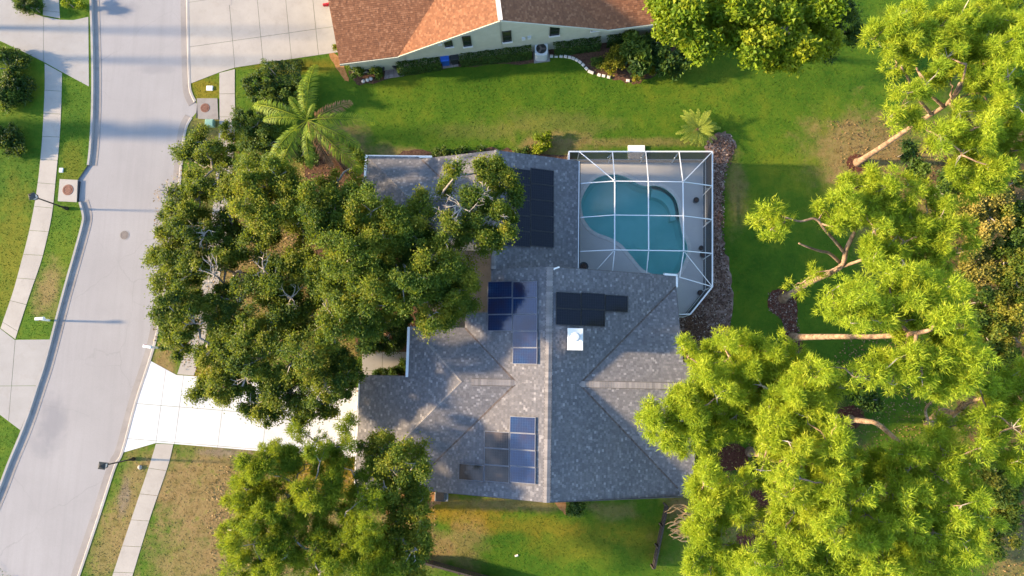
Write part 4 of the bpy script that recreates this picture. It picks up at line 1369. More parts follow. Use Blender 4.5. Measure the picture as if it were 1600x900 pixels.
class Tree:
    def __init__(s):
        s.q, s.t = [], []
        s.wood = MB()
        s.twig = MB()
        s.leafcenters = []

    def clump(s, c, r, flat=0.6, dens=230, leaf=(0.17, 0.10), spray=0.36, bare=0.0, twigs=5, hue=0.0):
        c = np.array(c, float)
        k = max(4, int(8 * r * r / (spray / .36) ** 2))
        C = lumps(c, r, flat, k)
        n = max(10, int(dens * 4.4 * PI * r * r * (1 - bare) / k))
        tint_l = np.clip(rng.normal(0.5 + hue, 0.26, k), 0, 1)
        for j in range(k):
            if rng.random() < bare * .6: continue
            sr = spray * rng.uniform(.6, 1.45)
            d = rand_dirs(n)
            P = C[j] + rng.normal(size=(n, 3)) * sr * .55 * np.array([1, 1, .6])
            N = unit(d * .35 + np.array([-.25, 0, .5]) + rng.normal(size=(n, 3)) * .6)
            s.q.append(leaf_quads(P, N, leaf[0], leaf[1]))
            s.t.append(np.clip(tint_l[j] + rng.normal(0, .16, n), 0, 1))
        for j in range(min(twigs, k)):
            e = C[j]
            m = (c + e) / 2 + rng.normal(size=3) * .12 * r
            s.twig.tube([c - np.array([0, 0, .15 * r]), m, e, e + (e - m) * .4], [.045, .03, .018, .008], 4, False)

    def bare_spray(s, c, r, n=8):
        """grey leafless twigs"""
        c = Vector(c)
        for _ in range(n):
            d = Vector(rand_dirs(1)[0])
            d.z = abs(d.z) * .5
            p1 = c + d * r * .45 + Vector(rng.normal(size=3) * .08 * r)
            p2 = c + d * r + Vector(rng.normal(size=3) * .14 * r)
            s.twig.tube([c, p1, p2], [.04, .028, .012], 4, False)
            for _k in range(2):
                e = p1.lerp(p2, random.uniform(.2, .8))
                f = e + (d + Vector(rng.normal(size=3) * .7)).normalized() * r * .45
                s.twig.tube([e, (e + f) / 2 + Vector(rng.normal(size=3) * .04), f], [.022, .016, .007], 3, False)

    def limb(s, a, b, r0, r1, wob=.06, n=5, sag=0.0):
        a, b = Vector(a), Vector(b)
        L = (b - a).length
        pts = []
        for i in range(n + 1):
            t = i / n
            p = a.lerp(b, t)
            if 0 < i < n: p = p + Vector(rng.normal(size=3)) * wob * L * .5
            p.z += sag * math.sin(PI * t)
            pts.append(p)
        s.wood.tube(pts, [r0 + (r1 - r0) * i / n for i in range(n + 1)], 7, True)
        return pts

    def finish(s, root, leaf_mat, wood_mat, twig_mat=None, stems=False):
        if s.wood.v: s.wood.build('stems' if stems else 'trunk', wood_mat, root, kind='stuff' if stems else None, smooth=True)
        if s.twig.v: s.twig.build('twigs', twig_mat or MT['twig'], root, kind='stuff')
        if s.q:
            Q = np.concatenate(s.q)
            mesh_np('crown', Q.reshape(-1, 3), Q.shape[1], leaf_mat, root, tint=np.concatenate(s.t))


def clump_pts(lst, z, jz=0.6, scale=None):
    """photo circles (x, y, radius, [height]) to clumps in the scene"""
    out = []
    for e in lst:
        x, y, r = e[:3]
        zz = e[3] if len(e) > 3 else z + random.uniform(-jz, jz)
        p = G(x, y, zz)
        out.append((p, r * (CAM_H - zz) / F_PX * 1.02, zz))
    return out


def broadleaf(name, label, cat, base_px, fork, clumps, z, leaf_mat, group=None, trunk_r=0.3, dens=230, leaf=(.125, .075), spray=.36, jz=1.0, bare=(), flat=.75, hue=0.0, bark=None, limbs=True):
    b = G(*base_px)
    t = thing(name, label, cat, b, 0, group)
    T = Tree()
    f = G(fork[0], fork[1], fork[2])
    T.limb(b - Vector((0, 0, .1)), f, trunk_r * 1.25, trunk_r * .85, .05, 5)
    CL = clump_pts(clumps, z, jz)
    # main limbs reach towards groups of clumps
    order = sorted(CL, key=lambda e: (e[0] - f).to_2d().length)
    ends = [(f, trunk_r * .8)]
    for p, r, zz in order:
        q = Vector((p.x, p.y, zz - r * .25))
        s, sr = min(ends, key=lambda e: (e[0] - q).length + (0 if e[0] is not f else 1.0))
        if limbs:
            pts = T.limb(s, q, min(sr, .10 if s is not f else trunk_r * .5), .03, .10, 4)
            ends.append((pts[-2], .09))
        else:
            ends.append((q, .1))
    for k, (p, r, zz) in enumerate(CL):
        T.clump(p, r * .95, flat, dens * random.choice((.55, .9, 1.1, 1.2)), leaf, spray, hue=hue + random.uniform(-.14, .14), twigs=7)
    for x, y, zz, r in bare:
        p = G(x, y, zz)
        rr = r * (CAM_H - zz) / F_PX
        s, sr = min(ends, key=lambda e: (e[0] - p).length)
        T.limb(s, p, .08, .04, .08, 4)
        T.bare_spray(p, rr, 7)
    T.finish(t, leaf_mat, bark or MT['oak_bark'])
    return t


def pine(label, base_px, path, clumps, z, leaf_mat=None, trunk_r=.18, jz=.8, tuft=.34, group=None, per=16, needles=24, limbs=(), name='pine_tree', bark=None, hue=0.0, nl=.25, branch_from=0.45):
    """trunk through photo points (x, y, height), then needle pompons gathered in clumps"""
    b = G(*base_px)
    t = thing(name, label, 'tree', b, 0, group)
    T = Tree()
    P = [b - Vector((0, 0, .1))] + [G(*e) for e in path]
    n = len(P)
    PP = [Vector(q) for q in densify([tuple(q) for q in P], 4)]
    m = len(PP)
    T.wood.tube(PP, [trunk_r * (1.2 - .75 * (i / (m - 1)) ** .8) * (1.75 if i == 0 else 1.12 if i == 1 else 1) * random.uniform(.93, 1.07) for i in range(m)], 10)
    ends = [(q, .11) for q in PP[int(m * branch_from):]]
    for lm in limbs:
        q = [G(*e) for e in lm]
        dd = [Vector(v) for v in densify([tuple(v) for v in q], 4)]
        T.wood.tube(dd, [.10 - .055 * i / (len(dd) - 1) for i in range(len(dd))], 7)
        ends += [(v, .06) for v in dd[len(dd) // 2:]]
    kept = []
    for e in clumps:                       # keep the openings where mulch and lawn show between the crowns
        room = min(math.hypot(e[0] - hx, e[1] - hy) - hr for hx, hy, hr in OPENINGS)
        if room < 7: continue
        kept.append((e[0], e[1], min(e[2], max(room, 9))) + tuple(e[3:]))
    CL = clump_pts(kept, z, jz)
    V, tt = [], []
    for p, r, zz in sorted(CL, key=lambda e: min((q[0] - e[0]).length for q in ends)):
        s, sr = min(ends, key=lambda e: (e[0] - p).length)
        pts = T.limb(s, p, min(sr, .06), .025, .11, 4)
        ends += [(pts[-1], .05), (pts[-2], .05)]
        k = max(8, int(per * 4.6 * r * r))
        M_ = max(3, int(4.2 * r * r))
        PC = lumps(p, r * 1.02, .85, M_)
        own = rng.integers(0, M_, k)
        pr = .46 * rng.uniform(.65, 1.25, M_)
        dd_ = rand_dirs(k)
        dd_[:, 2] = np.abs(dd_[:, 2]) * .9 - .15
        C = PC[own] + dd_ * (pr[own] * rng.random(k) ** .5)[:, None]
        ptint = rng.normal(0, .13, M_)
        for j in range(M_):
            T.twig.tube([p, (Vector(p) + Vector(PC[j])) / 2 + Vector(rng.normal(size=3)) * .08, PC[j]], [.03, .022, .012], 3, False)
        needles_ = needles
        ct = np.clip(rng.normal(.5 + hue, .12, k) + ptint[own], 0, 1)
        D = rand_dirs(k * needles).reshape(k, needles, 3)
        D = D * .8 + dd_[:, None, :] * .7
        D[:, :, 2] += .12
        D = unit(D)
        A = np.repeat(C[:, None, :], needles, 1) + D * tuft * .10 + rng.normal(size=(k, needles, 3)) * .085
        L = nl * rng.uniform(.7, 1.25, (k, needles, 1))
        B = A + D * L
        side = unit(np.cross(D, rand_dirs(k * needles).reshape(k, needles, 3))) * .021
        mid = A + D * L * .55
        V.append(np.stack([A + side * .9, mid * .3 + A * .7 - side, B], 2).reshape(-1, 3, 3))
        tt.append(np.clip(ct[:, None] + rng.normal(0, .13, (k, needles)), 0, 1).ravel())
    T.q, T.t = V, tt
    T.finish(t, leaf_mat or MT['pine'], bark or MT['pine_bark'])
    return t


OPENINGS = [(1145, 715, 24), (1190, 785, 20), (1170, 843, 19), (1342, 658, 24), (1372, 662, 16), (1410, 632, 26), (1216, 728, 14)]


def shrub(name, label, cat, blobs, mat, dens=260, leaf=(.13, .08), spray=.24, flat=.75, hue=0.0, group=None, twigs=3):
    """low plant: blobs of photo circles with their own heights (x, y, radius px, z centre)"""
    p0 = G(blobs[0][0], blobs[0][1])
    t = thing(name, label, cat, (p0.x, p0.y, 0), 0, group)
    T = Tree()
    for x, y, r, z in blobs:
        p = G(x, y, z)
        rr = r * (CAM_H - z) / F_PX
        T.clump(p, rr, flat, dens, leaf, spray, twigs=twigs, hue=hue)
        T.wood.tube([(p.x, p.y, 0), (p.x + .05, p.y, z * .6), (p.x, p.y, z)], [.05, .04, .02], 5)
    T.finish(t, mat, MT['oak_bark'], stems=True)
    return t


def hedge(label, p0, p1, width, h, mat, cat='hedge', hue=0.0):
    """clipped hedge between two photo points"""
    a, b = G(*p0), G(*p1)
    d = (b - a).to_2d()
    L = d.length
    d.normalize()
    n = Vector((-d.y, d.x))
    t = thing('hedge', label, cat, ((a.x + b.x) / 2, (a.y + b.y) / 2, 0))
    cnt = int(L * (width + 2 * h) * 420)
    s = rng.random(cnt) * L
    face = rng.random(cnt)
    tot = width + 2 * h
    x = rng.uniform(-.5, .5, cnt) * width
    z = rng.random(cnt) * h
    top = face < width / tot
    z[top] = h - np.abs(rng.normal(0, .05, top.sum()))
    sd = ~top
    x[sd] = np.sign(x[sd]) * (width / 2 - np.abs(rng.normal(0, .04, sd.sum())))
    bumpy = .05 * np.sin(s * 4.1) + .04 * np.sin(s * 9.7 + x * 5)
    z = z + bumpy * top
    P = np.stack([a.x + d.x * s + n.x * x, a.y + d.y * s + n.y * x, z], 1)
    N = unit(np.where(top[:, None], np.array([0, 0, 1.0]), np.stack([n.x * np.sign(x), n.y * np.sign(x), .4 + 0 * x], 1)) + rng.normal(size=(cnt, 3)) * .6)
    Q = leaf_quads(P, N, .11, .075)
    mesh_np('foliage', Q.reshape(-1, 3), 3, mat, t, tint=np.clip(rng.normal(.45 + hue, .22, cnt), 0, 1))
    mb = MB()
    k = max(2, int(L / .6))
    for i in range(k):
        q = a.to_2d() + d * (L * (i + .5) / k)
        mb.tube([(q.x, q.y, 0), (q.x + .04, q.y + .03, h * .5), (q.x, q.y, h * .9)], [.03, .025, .012], 5)
    mb.build('stem', MT['oak_bark'], t, kind='stuff')


def frond_mesh(name, length, leaflet, pairs, rise, droop, mat, w=.05, stiff=.4):
    """one arching pinnate frond growing along +x"""
    V, tint = [], []
    axis = []
    for i in range(13):
        t = i / 12
        axis.append(np.array([length * t * (1 - .12 * t), 0, rise * t - droop * t * t]))
    axis = np.array(axis)

    def at(t):
        f = min(t * 12, 11.999)
        i = int(f)
        return axis[i] + (axis[i + 1] - axis[i]) * (f - i), unit(axis[i + 1] - axis[i])
    for k in range(pairs):
        t = .14 + .86 * (k + .5) / pairs
        p, d = at(t)
        ll = leaflet * (math.sin(PI * min(1, .18 + .82 * t)) ** .6 * .85 + .15)
        for sg in (-1, 1):
            out = unit(np.array([.55 * d[0], sg * 1.0, .25 - .5 * (1 - stiff)]) + rng.normal(size=3) * .14)
            e = p + out * ll + np.array([0, 0, -ll * .35 * (1 - stiff)])
            m = p + out * ll * .5 + np.array([0, 0, .02])
            sd = d * w / 2
            V.append([p - sd * .6, m - sd, e, m + sd])
            tint.append(np.clip(rng.normal(.5, .2), 0, 1))
    for i in range(12):                                          # rachis
        a, b = axis[i], axis[i + 1]
        for o in (np.array([0, .018, 0]), np.array([0, 0, .018])):
            V.append([a - o, b - o * .8, b + o * .8, a + o])
            tint.append(.75)
    V = np.array(V, np.float32).reshape(-1, 3)
    o = mesh_np(name, V, 4, mat, None, tint=tint)
    me = o.data
    bpy.data.objects.remove(o)
    return me


# ================================================================== the trees
def fill(px, n, r, z, seed, jz=.8):
    """further clumps spread evenly inside an outline of the photograph"""
    rd = random.Random(seed)
    xs_, ys_ = [p[0] for p in px], [p[1] for p in px]
    out = []
    tries = 0
    while len(out) < n and tries < 4000:
        tries += 1
        x, y = rd.uniform(min(xs_), max(xs_)), rd.uniform(min(ys_), max(ys_))
        c = False
        for i in range(len(px)):
            (x0, y0), (x1, y1) = px[i - 1], px[i]
            if (y0 > y) != (y1 > y) and x < (x1 - x0) * (y - y0) / (y1 - y0) + x0: c = not c
        if not c or any(math.hypot(x - o[0], y - o[1]) < r * .95 * (1 - tries / 8000) for o in out): continue
        out.append((x, y, r * rd.uniform(.7, 1.15), z + rd.uniform(-jz, jz)))
    return out


broadleaf('oak_tree', 'spreading oak overhanging the street edge with pale bare limbs at its middle', 'tree', (372, 432), (372, 430, 2.8),
          [(322, 228, 34, 4.6), (300, 250, 26, 4.4), (345, 240, 24, 4.2), (272, 322, 28, 5.2), (300, 352, 34), (264, 368, 26, 5.2), (268, 420, 30), (296, 428, 30), (268, 476, 32), (302, 505, 38), (262, 522, 22, 4.5), (288, 545, 20, 4.4), (385, 290, 40), (352, 300, 18), (360, 395, 30), (376, 468, 38), (330, 545, 28), (254, 448, 18, 5), (415, 262, 30, 5), (330, 470, 24), (312, 300, 26, 5.2), (345, 352, 22, 5.2)] + fill([(256, 350), (272, 305), (300, 225), (350, 225), (395, 275), (390, 330), (365, 340), (365, 400), (352, 415), (385, 480), (340, 560), (270, 545), (252, 500), (250, 430)], 26, 24, 5.2, 1),
          6.0, MT['oak_dark'], 'oaks in front of the grey house', .32, dens=300, bare=((335, 430, 6.6, 34), (405, 300, 6.4, 26), (320, 365, 6.2, 22), (262, 300, 5.5, 16)))
broadleaf('oak_tree', 'dense dark oak leaning over the white driveway', 'tree', (440, 500), (440, 505, 3.0),
          [(430, 330, 30), (462, 335, 38), (412, 372, 36), (470, 400, 30, 6.4), (428, 432, 42), (440, 500, 44), (480, 560, 46), (405, 560, 44), (362, 590, 30), (400, 630, 36, 5.6), (452, 612, 40), (318, 604, 22, 5.0), (345, 618, 20, 5), (508, 600, 38), (540, 575, 34, 5.6), (380, 520, 34), (470, 650, 20, 5), (425, 655, 18, 5), (520, 640, 20, 5), (350, 560, 26, 5.4)] + fill([(400, 340), (470, 330), (480, 420), (530, 500), (550, 600), (500, 640), (420, 655), (340, 610), (330, 560), (390, 500), (380, 430)], 26, 26, 5.4, 2),
          6.4, MT['oak_dark'], 'oaks in front of the grey house', .3, dens=320, bare=((412, 420, 7, 24), (385, 590, 6.5, 22), (455, 465, 6.6, 22)))
broadleaf('oak_tree', 'tall oak against the house with a bare grey limb over the upper roof', 'tree', (572, 448), (566, 440, 4.2),
          [(520, 330, 36), (580, 330, 34), (545, 385, 46), (600, 372, 44), (650, 378, 42), (690, 430, 48), (640, 440, 46), (592, 452, 46), (535, 470, 44), (692, 488, 34, 6.6), (560, 510, 36), (518, 515, 30), (725, 455, 24, 6.6), (600, 500, 22, 6.4), (655, 318, 18), (660, 345, 26), (700, 395, 28), (735, 368, 24), (758, 352, 28), (778, 330, 18), (780, 282, 24), (748, 268, 20), (806, 298, 18), (712, 262, 14), (766, 374, 18), (700, 345, 16), (788, 358, 14)] + fill([(505, 300), (590, 310), (650, 345), (700, 385), (745, 420), (735, 470), (690, 508), (640, 470), (600, 500), (520, 520), (490, 470), (500, 400)], 30, 26, 7.6, 3) + fill([(650, 315), (700, 262), (760, 245), (805, 275), (815, 305), (785, 375), (760, 392), (715, 365), (745, 320), (700, 300)], 9, 18, 8.0, 33, .6),
          8.4, MT['oak'], 'oaks in front of the grey house', .36, dens=330, bare=((722, 325, 8.6, 32), (692, 332, 8.4, 18), (755, 305, 8.6, 20), (778, 335, 8.4, 16), (525, 500, 7.6, 34), (565, 440, 8.4, 22), (630, 430, 8.2, 18), (750, 300, 8, 20)))
broadleaf('oak_tree', 'open oak with yellowing leaves beside the palm', 'tree', (470, 300), (468, 300, 2.6),
          [(432, 275, 30), (450, 300, 26), (410, 315, 28), (480, 300, 24), (495, 345, 26), (382, 320, 26)] + fill([(385, 262), (445, 250), (465, 300), (535, 310), (560, 335), (520, 360), (470, 350), (380, 340)], 22, 25, 7.8, 4, 1.2) + fill([(490, 300), (555, 250), (568, 320), (545, 360), (500, 350)], 13, 22, 5.0, 40, .8), 8.2, MT['oak'], 'oaks in front of the grey house', .16, dens=250, hue=.12,
          bare=((450, 310, 6.4, 26), (480, 345, 6, 22), (425, 290, 6.2, 24)))
broadleaf('broadleaf_tree', 'bright green round-leaved tree at the top beside the orange roof', 'tree', (1125, 72), (1128, 60, 3),
          [(1046, 22, 30), (1075, 50, 30), (1110, 30, 38), (1100, 66, 26), (1150, 20, 38), (1160, 58, 32), (1195, 72, 34), (1190, 28, 38), (1230, 45, 36), (1262, 70, 28), (1250, 15, 36), (1215, 88, 20), (1065, 5, 30), (1030, 12, 18), (1085, 82, 16), (1240, 85, 22), (1120, -10, 40), (1200, -15, 40)] + fill([(1020, 0), (1290, 0), (1285, 80), (1210, 100), (1150, 80), (1080, 70), (1030, 40)], 14, 24, 6.4, 5, 1.6),
          6.5, MT['bright'], None, .26, dens=270, leaf=(.24, .17), spray=.42, hue=.1)
broadleaf('broadleaf_tree', 'dark shaded tree just right of the bright round-leaved tree', 'tree', (1300, 62), (1302, 55, 2),
          [(1285, 55, 28), (1310, 30, 30), (1300, 5, 30), (1330, 55, 20, 2.6), (1285, 85, 18, 2.4), (1325, 10, 26)], 3.6, MT['bush'], None, .16, dens=260, hue=-.25)

GP = 'pines along the right side'
pine('pine with a long bare trunk leaning from a mulch ring at upper right', (1340, 254), [(1380, 228, 3.2), (1430, 194, 7.0), (1480, 162, 10.4), (1500, 130, 12.5)],
     [(1385, 42, 30), (1375, 66, 22), (1362, 60, 18), (1400, 85, 24), (1412, 20, 30), (1420, 60, 24), (1398, 105, 16), (1460, 42, 34), (1500, 25, 38), (1540, 58, 38), (1580, 62, 32), (1480, 90, 36), (1530, 108, 40), (1575, 120, 32), (1450, 128, 26), (1592, 168, 28), (1500, 176, 34), (1540, 198, 34), (1470, 215, 30), (1502, 242, 32), (1548, 258, 26), (1410, 165, 24), (1392, 188, 16), (1438, 196, 18), (1452, 72, 26), (1560, 30, 30), (1520, 285, 22), (1420, 145, 18)] + fill([(1450, 20), (1610, 10), (1610, 250), (1520, 300), (1470, 240), (1520, 150), (1450, 120)], 46, 25, 11.2, 6, 1.2),
     12.6, limbs=[[(1455, 178, 9), (1432, 150, 10.5), (1420, 125, 11.5), (1408, 104, 12.4)], [(1474, 166, 10.2), (1455, 148, 11), (1440, 122, 12), (1432, 106, 12.6)], [(1480, 162, 10.4), (1500, 140, 12), (1510, 100, 13)], [(1484, 160, 10.6), (1500, 185, 11.5), (1510, 205, 12.2)]], group=GP, per=20, needles=30)
pine('forked pine with bare curving branches above the red mulch', (1223, 467), [(1262, 443, 4.0), (1312, 418, 8.6), (1322, 390, 9.6), (1335, 362, 10.6), (1338, 340, 11.4)],
     [(1193, 342, 20), (1205, 358, 18), (1215, 335, 16), (1222, 352, 16), (1288, 325, 20), (1300, 345, 18), (1322, 312, 28), (1345, 292, 24), (1362, 302, 32), (1382, 330, 32), (1336, 340, 20), (1312, 355, 16), (1422, 330, 32), (1402, 368, 32), (1442, 372, 32), (1470, 338, 28), (1372, 392, 28), (1412, 410, 32), (1452, 420, 28), (1352, 330, 26), (1385, 290, 20), (1365, 360, 22), (1270, 432, 14, 8), (1240, 448, 12, 6)] + fill([(1320, 290), (1400, 280), (1500, 310), (1500, 400), (1450, 440), (1350, 410), (1360, 370), (1330, 340)], 28, 24, 10.4, 7),
     11.4, limbs=[[(1320, 395, 9.4), (1306, 378, 10.2), (1290, 360, 11), (1274, 342, 11.4), (1250, 346, 11.4), (1228, 340, 11.6)], [(1312, 410, 9), (1296, 396, 9.6), (1280, 392, 10), (1262, 386, 10.4), (1248, 380, 10.6)], [(1312, 418, 8.6), (1350, 405, 10), (1390, 390, 11), (1430, 370, 11.6)]], group=GP, per=19, needles=28)
pine('pine with a straight pale horizontal trunk rising from the red mulch strip', (1238, 527), [(1300, 526, 5.6), (1370, 526, 10.6), (1432, 520, 14.4), (1455, 515, 15.4)],
     [(1306, 482, 22), (1298, 455, 18), (1345, 462, 28), (1388, 470, 34), (1430, 462, 36), (1470, 490, 36), (1502, 530, 34), (1452, 545, 36), (1402, 560, 32), (1440, 590, 36), (1490, 592, 32), (1372, 502, 22), (1330, 505, 16), (1392, 600, 28), (1420, 500, 30), (1350, 590, 18), (1290, 572, 18), (1320, 480, 22), (1480, 450, 26), (1410, 440, 22), (1372, 572, 18), (1332, 580, 12), (1520, 560, 20)] + fill([(1310, 470), (1400, 430), (1490, 440), (1520, 540), (1500, 620), (1380, 610), (1380, 545), (1480, 515), (1440, 505), (1320, 495)], 40, 23, 13.2, 8, 1.2),
     14.4, limbs=[[(1420, 521, 13.6), (1404, 500, 14.2), (1396, 478, 14.6)], [(1432, 520, 14.4), (1430, 548, 14.6), (1440, 575, 14.8)], [(1410, 522, 13), (1360, 495, 13.6), (1330, 480, 14)]], group=GP, per=20, needles=30)
pine('pine whose short orange trunk shows beside a dark mulch patch', (1328, 655), [(1350, 658, 2.2), (1372, 663, 4.4), (1415, 700, 8.2), (1455, 735, 11)],
     [(1470, 700, 26), (1440, 722, 26), (1412, 705, 16), (1430, 762, 28), (1480, 752, 30), (1502, 790, 28), (1420, 800, 26), (1460, 832, 32), (1505, 850, 28), (1440, 872, 32), (1400, 862, 24), (1484, 890, 30), (1530, 805, 16), (1420, 735, 20), (1520, 830, 16), (1415, 770, 18), (1370, 720, 18, 10), (1350, 745, 20, 10), (1530, 700, 14)] + fill([(1380, 690), (1500, 700), (1540, 800), (1510, 890), (1390, 890), (1390, 800)], 44, 22, 10.6, 9, 1.6),
     12.4, group=GP, per=17, needles=28, branch_from=.6)
pine('broad pine reaching its lowest branches over the right edge of the grey roof', (1118, 642), [(1140, 645, 3), (1165, 648, 6.5), (1190, 650, 10.5)],
     [(1068, 545, 18, 9.6), (1078, 560, 16, 9.6), (1085, 597, 26), (1108, 575, 20), (1060, 622, 20), (1032, 655, 26), (1012, 655, 18), (1020, 675, 16), (1068, 658, 30), (1100, 690, 32), (1120, 622, 32), (1150, 582, 32), (1130, 542, 20), (1180, 552, 26), (1212, 545, 22), (1190, 602, 34), (1150, 650, 32), (1200, 648, 28), (1050, 685, 18), (1235, 560, 18), (1090, 640, 28), (1160, 615, 28), (1225, 585, 24), (1045, 635, 16)] + fill([(1020, 650), (1080, 590), (1130, 530), (1230, 545), (1230, 640), (1150, 690), (1130, 690), (1060, 700)], 34, 24, 9.8, 10, 1.2),
     11.0, limbs=[[(1165, 648, 6.5), (1120, 640, 9), (1080, 640, 10.4), (1040, 655, 10.8)], [(1175, 649, 8), (1160, 600, 10), (1140, 560, 10.8)]], group=GP, per=20, needles=30, branch_from=.55)
pine('lower pine left of the mulch rings near the side fence', (1108, 770), [(1114, 776, 3.5), (1120, 784, 8), (1124, 790, 11)],
     [(1100, 758, 32), (1130, 792, 32), (1098, 818, 30), (1120, 850, 36), (1158, 762, 22), (1088, 770, 14), (1150, 890, 32), (1085, 880, 20), (1142, 745, 14), (1110, 890, 30), (1160, 810, 14), (1105, 725, 20)] + fill([(1095, 745), (1180, 740), (1230, 790), (1230, 900), (1085, 900), (1095, 800)], 30, 24, 9.6, 11, 1.4),
     11.2, group=GP, per=20, needles=30, branch_from=.5)
pine('yellowish pine between the dark mulch openings', (1172, 706), [(1190, 712, 4.0), (1215, 720, 9.5), (1248, 715, 13)],
     [(1198, 700, 22), (1232, 690, 34), (1262, 652, 30), (1240, 612, 28), (1282, 622, 24), (1272, 702, 34), (1252, 748, 32), (1292, 760, 28), (1215, 728, 20), (1212, 660, 18), (1300, 690, 24), (1310, 730, 22), (1290, 590, 18), (1262, 575, 16), (1190, 735, 14), (1225, 775, 16), (1305, 655, 18)] + fill([(1200, 570), (1320, 600), (1330, 760), (1240, 790), (1185, 740), (1190, 660)], 34, 24, 11.4, 12, 1.5),
     13.2, group=GP, per=20, needles=30, branch_from=.5, hue=.15)
pine('full pine at the bottom edge below the yellowish pine', (1200, 800), [(1220, 812, 4.5), (1250, 832, 9.5), (1275, 846, 12.6)],
     [(1242, 802, 28), (1282, 798, 34), (1302, 840, 36), (1250, 850, 36), (1222, 882, 30), (1290, 886, 36), (1212, 845, 20), (1330, 790, 26), (1352, 850, 32), (1372, 890, 32), (1338, 820, 20), (1180, 880, 22), (1320, 880, 28), (1350, 770, 18), (1260, 900, 30), (1400, 900, 24)] + fill([(1210, 780), (1370, 720), (1410, 900), (1210, 900)], 40, 24, 10.6, 13, 1.8),
     12.8, group=GP, per=19, needles=30, branch_from=.5)
pine('pine at the right edge with pale forked limbs', (1452, 662), [(1470, 642, 4.5), (1492, 645, 7), (1512, 630, 10), (1535, 622, 11.5)],
     [(1560, 620, 34), (1582, 668, 32), (1542, 645, 22), (1575, 590, 28), (1592, 720, 26), (1530, 600, 22), (1520, 660, 16, 9), (1462, 655, 14, 8.6), (1480, 668, 16, 8.6), (1440, 640, 12, 8), (1605, 640, 34), (1560, 690, 20)] + fill([(1530, 580), (1600, 570), (1600, 740), (1530, 690)], 14, 22, 11, 14),
     11.8, limbs=[[(1490, 650, 6.6), (1500, 634, 8.2), (1514, 622, 9), (1528, 624, 9.6)], [(1452, 662, 2.5), (1446, 640, 5.5), (1462, 622, 7.5)]], group=GP, per=17, needles=28)
pine('scrubby pine in front of the garage beside the white driveway', (566, 786), [(556, 800, 3.2), (545, 815, 5.4), (540, 822, 6.6)],
     [(405, 732, 26), (385, 765, 24), (365, 790, 22), (432, 700, 18, 6.4), (470, 672, 16, 6.4), (455, 718, 28), (500, 722, 22), (545, 668, 18, 6.6), (540, 690, 16), (495, 690, 14), (520, 760, 28), (480, 762, 28), (440, 785, 32), (402, 808, 28), (395, 850, 34), (460, 840, 36), (520, 850, 38), (578, 832, 36), (500, 800, 26), (420, 892, 36), (500, 895, 38), (588, 885, 34), (560, 770, 18), (365, 830, 16), (372, 885, 22), (450, 868, 24), (540, 800, 22), (385, 720, 12, 6.4)] + fill([(370, 760), (430, 700), (540, 690), (580, 740), (600, 830), (600, 890), (370, 890), (350, 820)], 44, 20, 6.8, 15),
     7.4, leaf_mat=MT['pine_dark'], trunk_r=.26, jz=.6, per=30, needles=26, nl=.2, limbs=[[(540, 822, 6), (505, 852, 6.8), (480, 858, 7.2), (462, 845, 7.4)], [(545, 815, 5.4), (580, 795, 6.4), (600, 780, 7)], [(548, 812, 5), (500, 780, 6.4), (450, 750, 7)]], bark=MT['oak_bark'])
broadleaf('oak_tree', 'green oak crown over the lower left corner of the grey roof', 'tree', (610, 790), (612, 785, 3),
          [(580, 690, 20, 6), (590, 720, 24), (620, 705, 24), (612, 735, 26), (648, 725, 24), (655, 700, 14), (640, 750, 20), (600, 760, 22), (635, 790, 30), (655, 815, 26), (620, 830, 28), (645, 860, 30), (660, 780, 16), (610, 870, 22), (652, 890, 24)] + fill([(580, 690), (660, 710), (670, 880), (620, 890), (590, 760)], 18, 20, 6, 16),
          6.4, MT['oak'], None, .2, dens=170, leaf=(.14, .08), hue=.2)

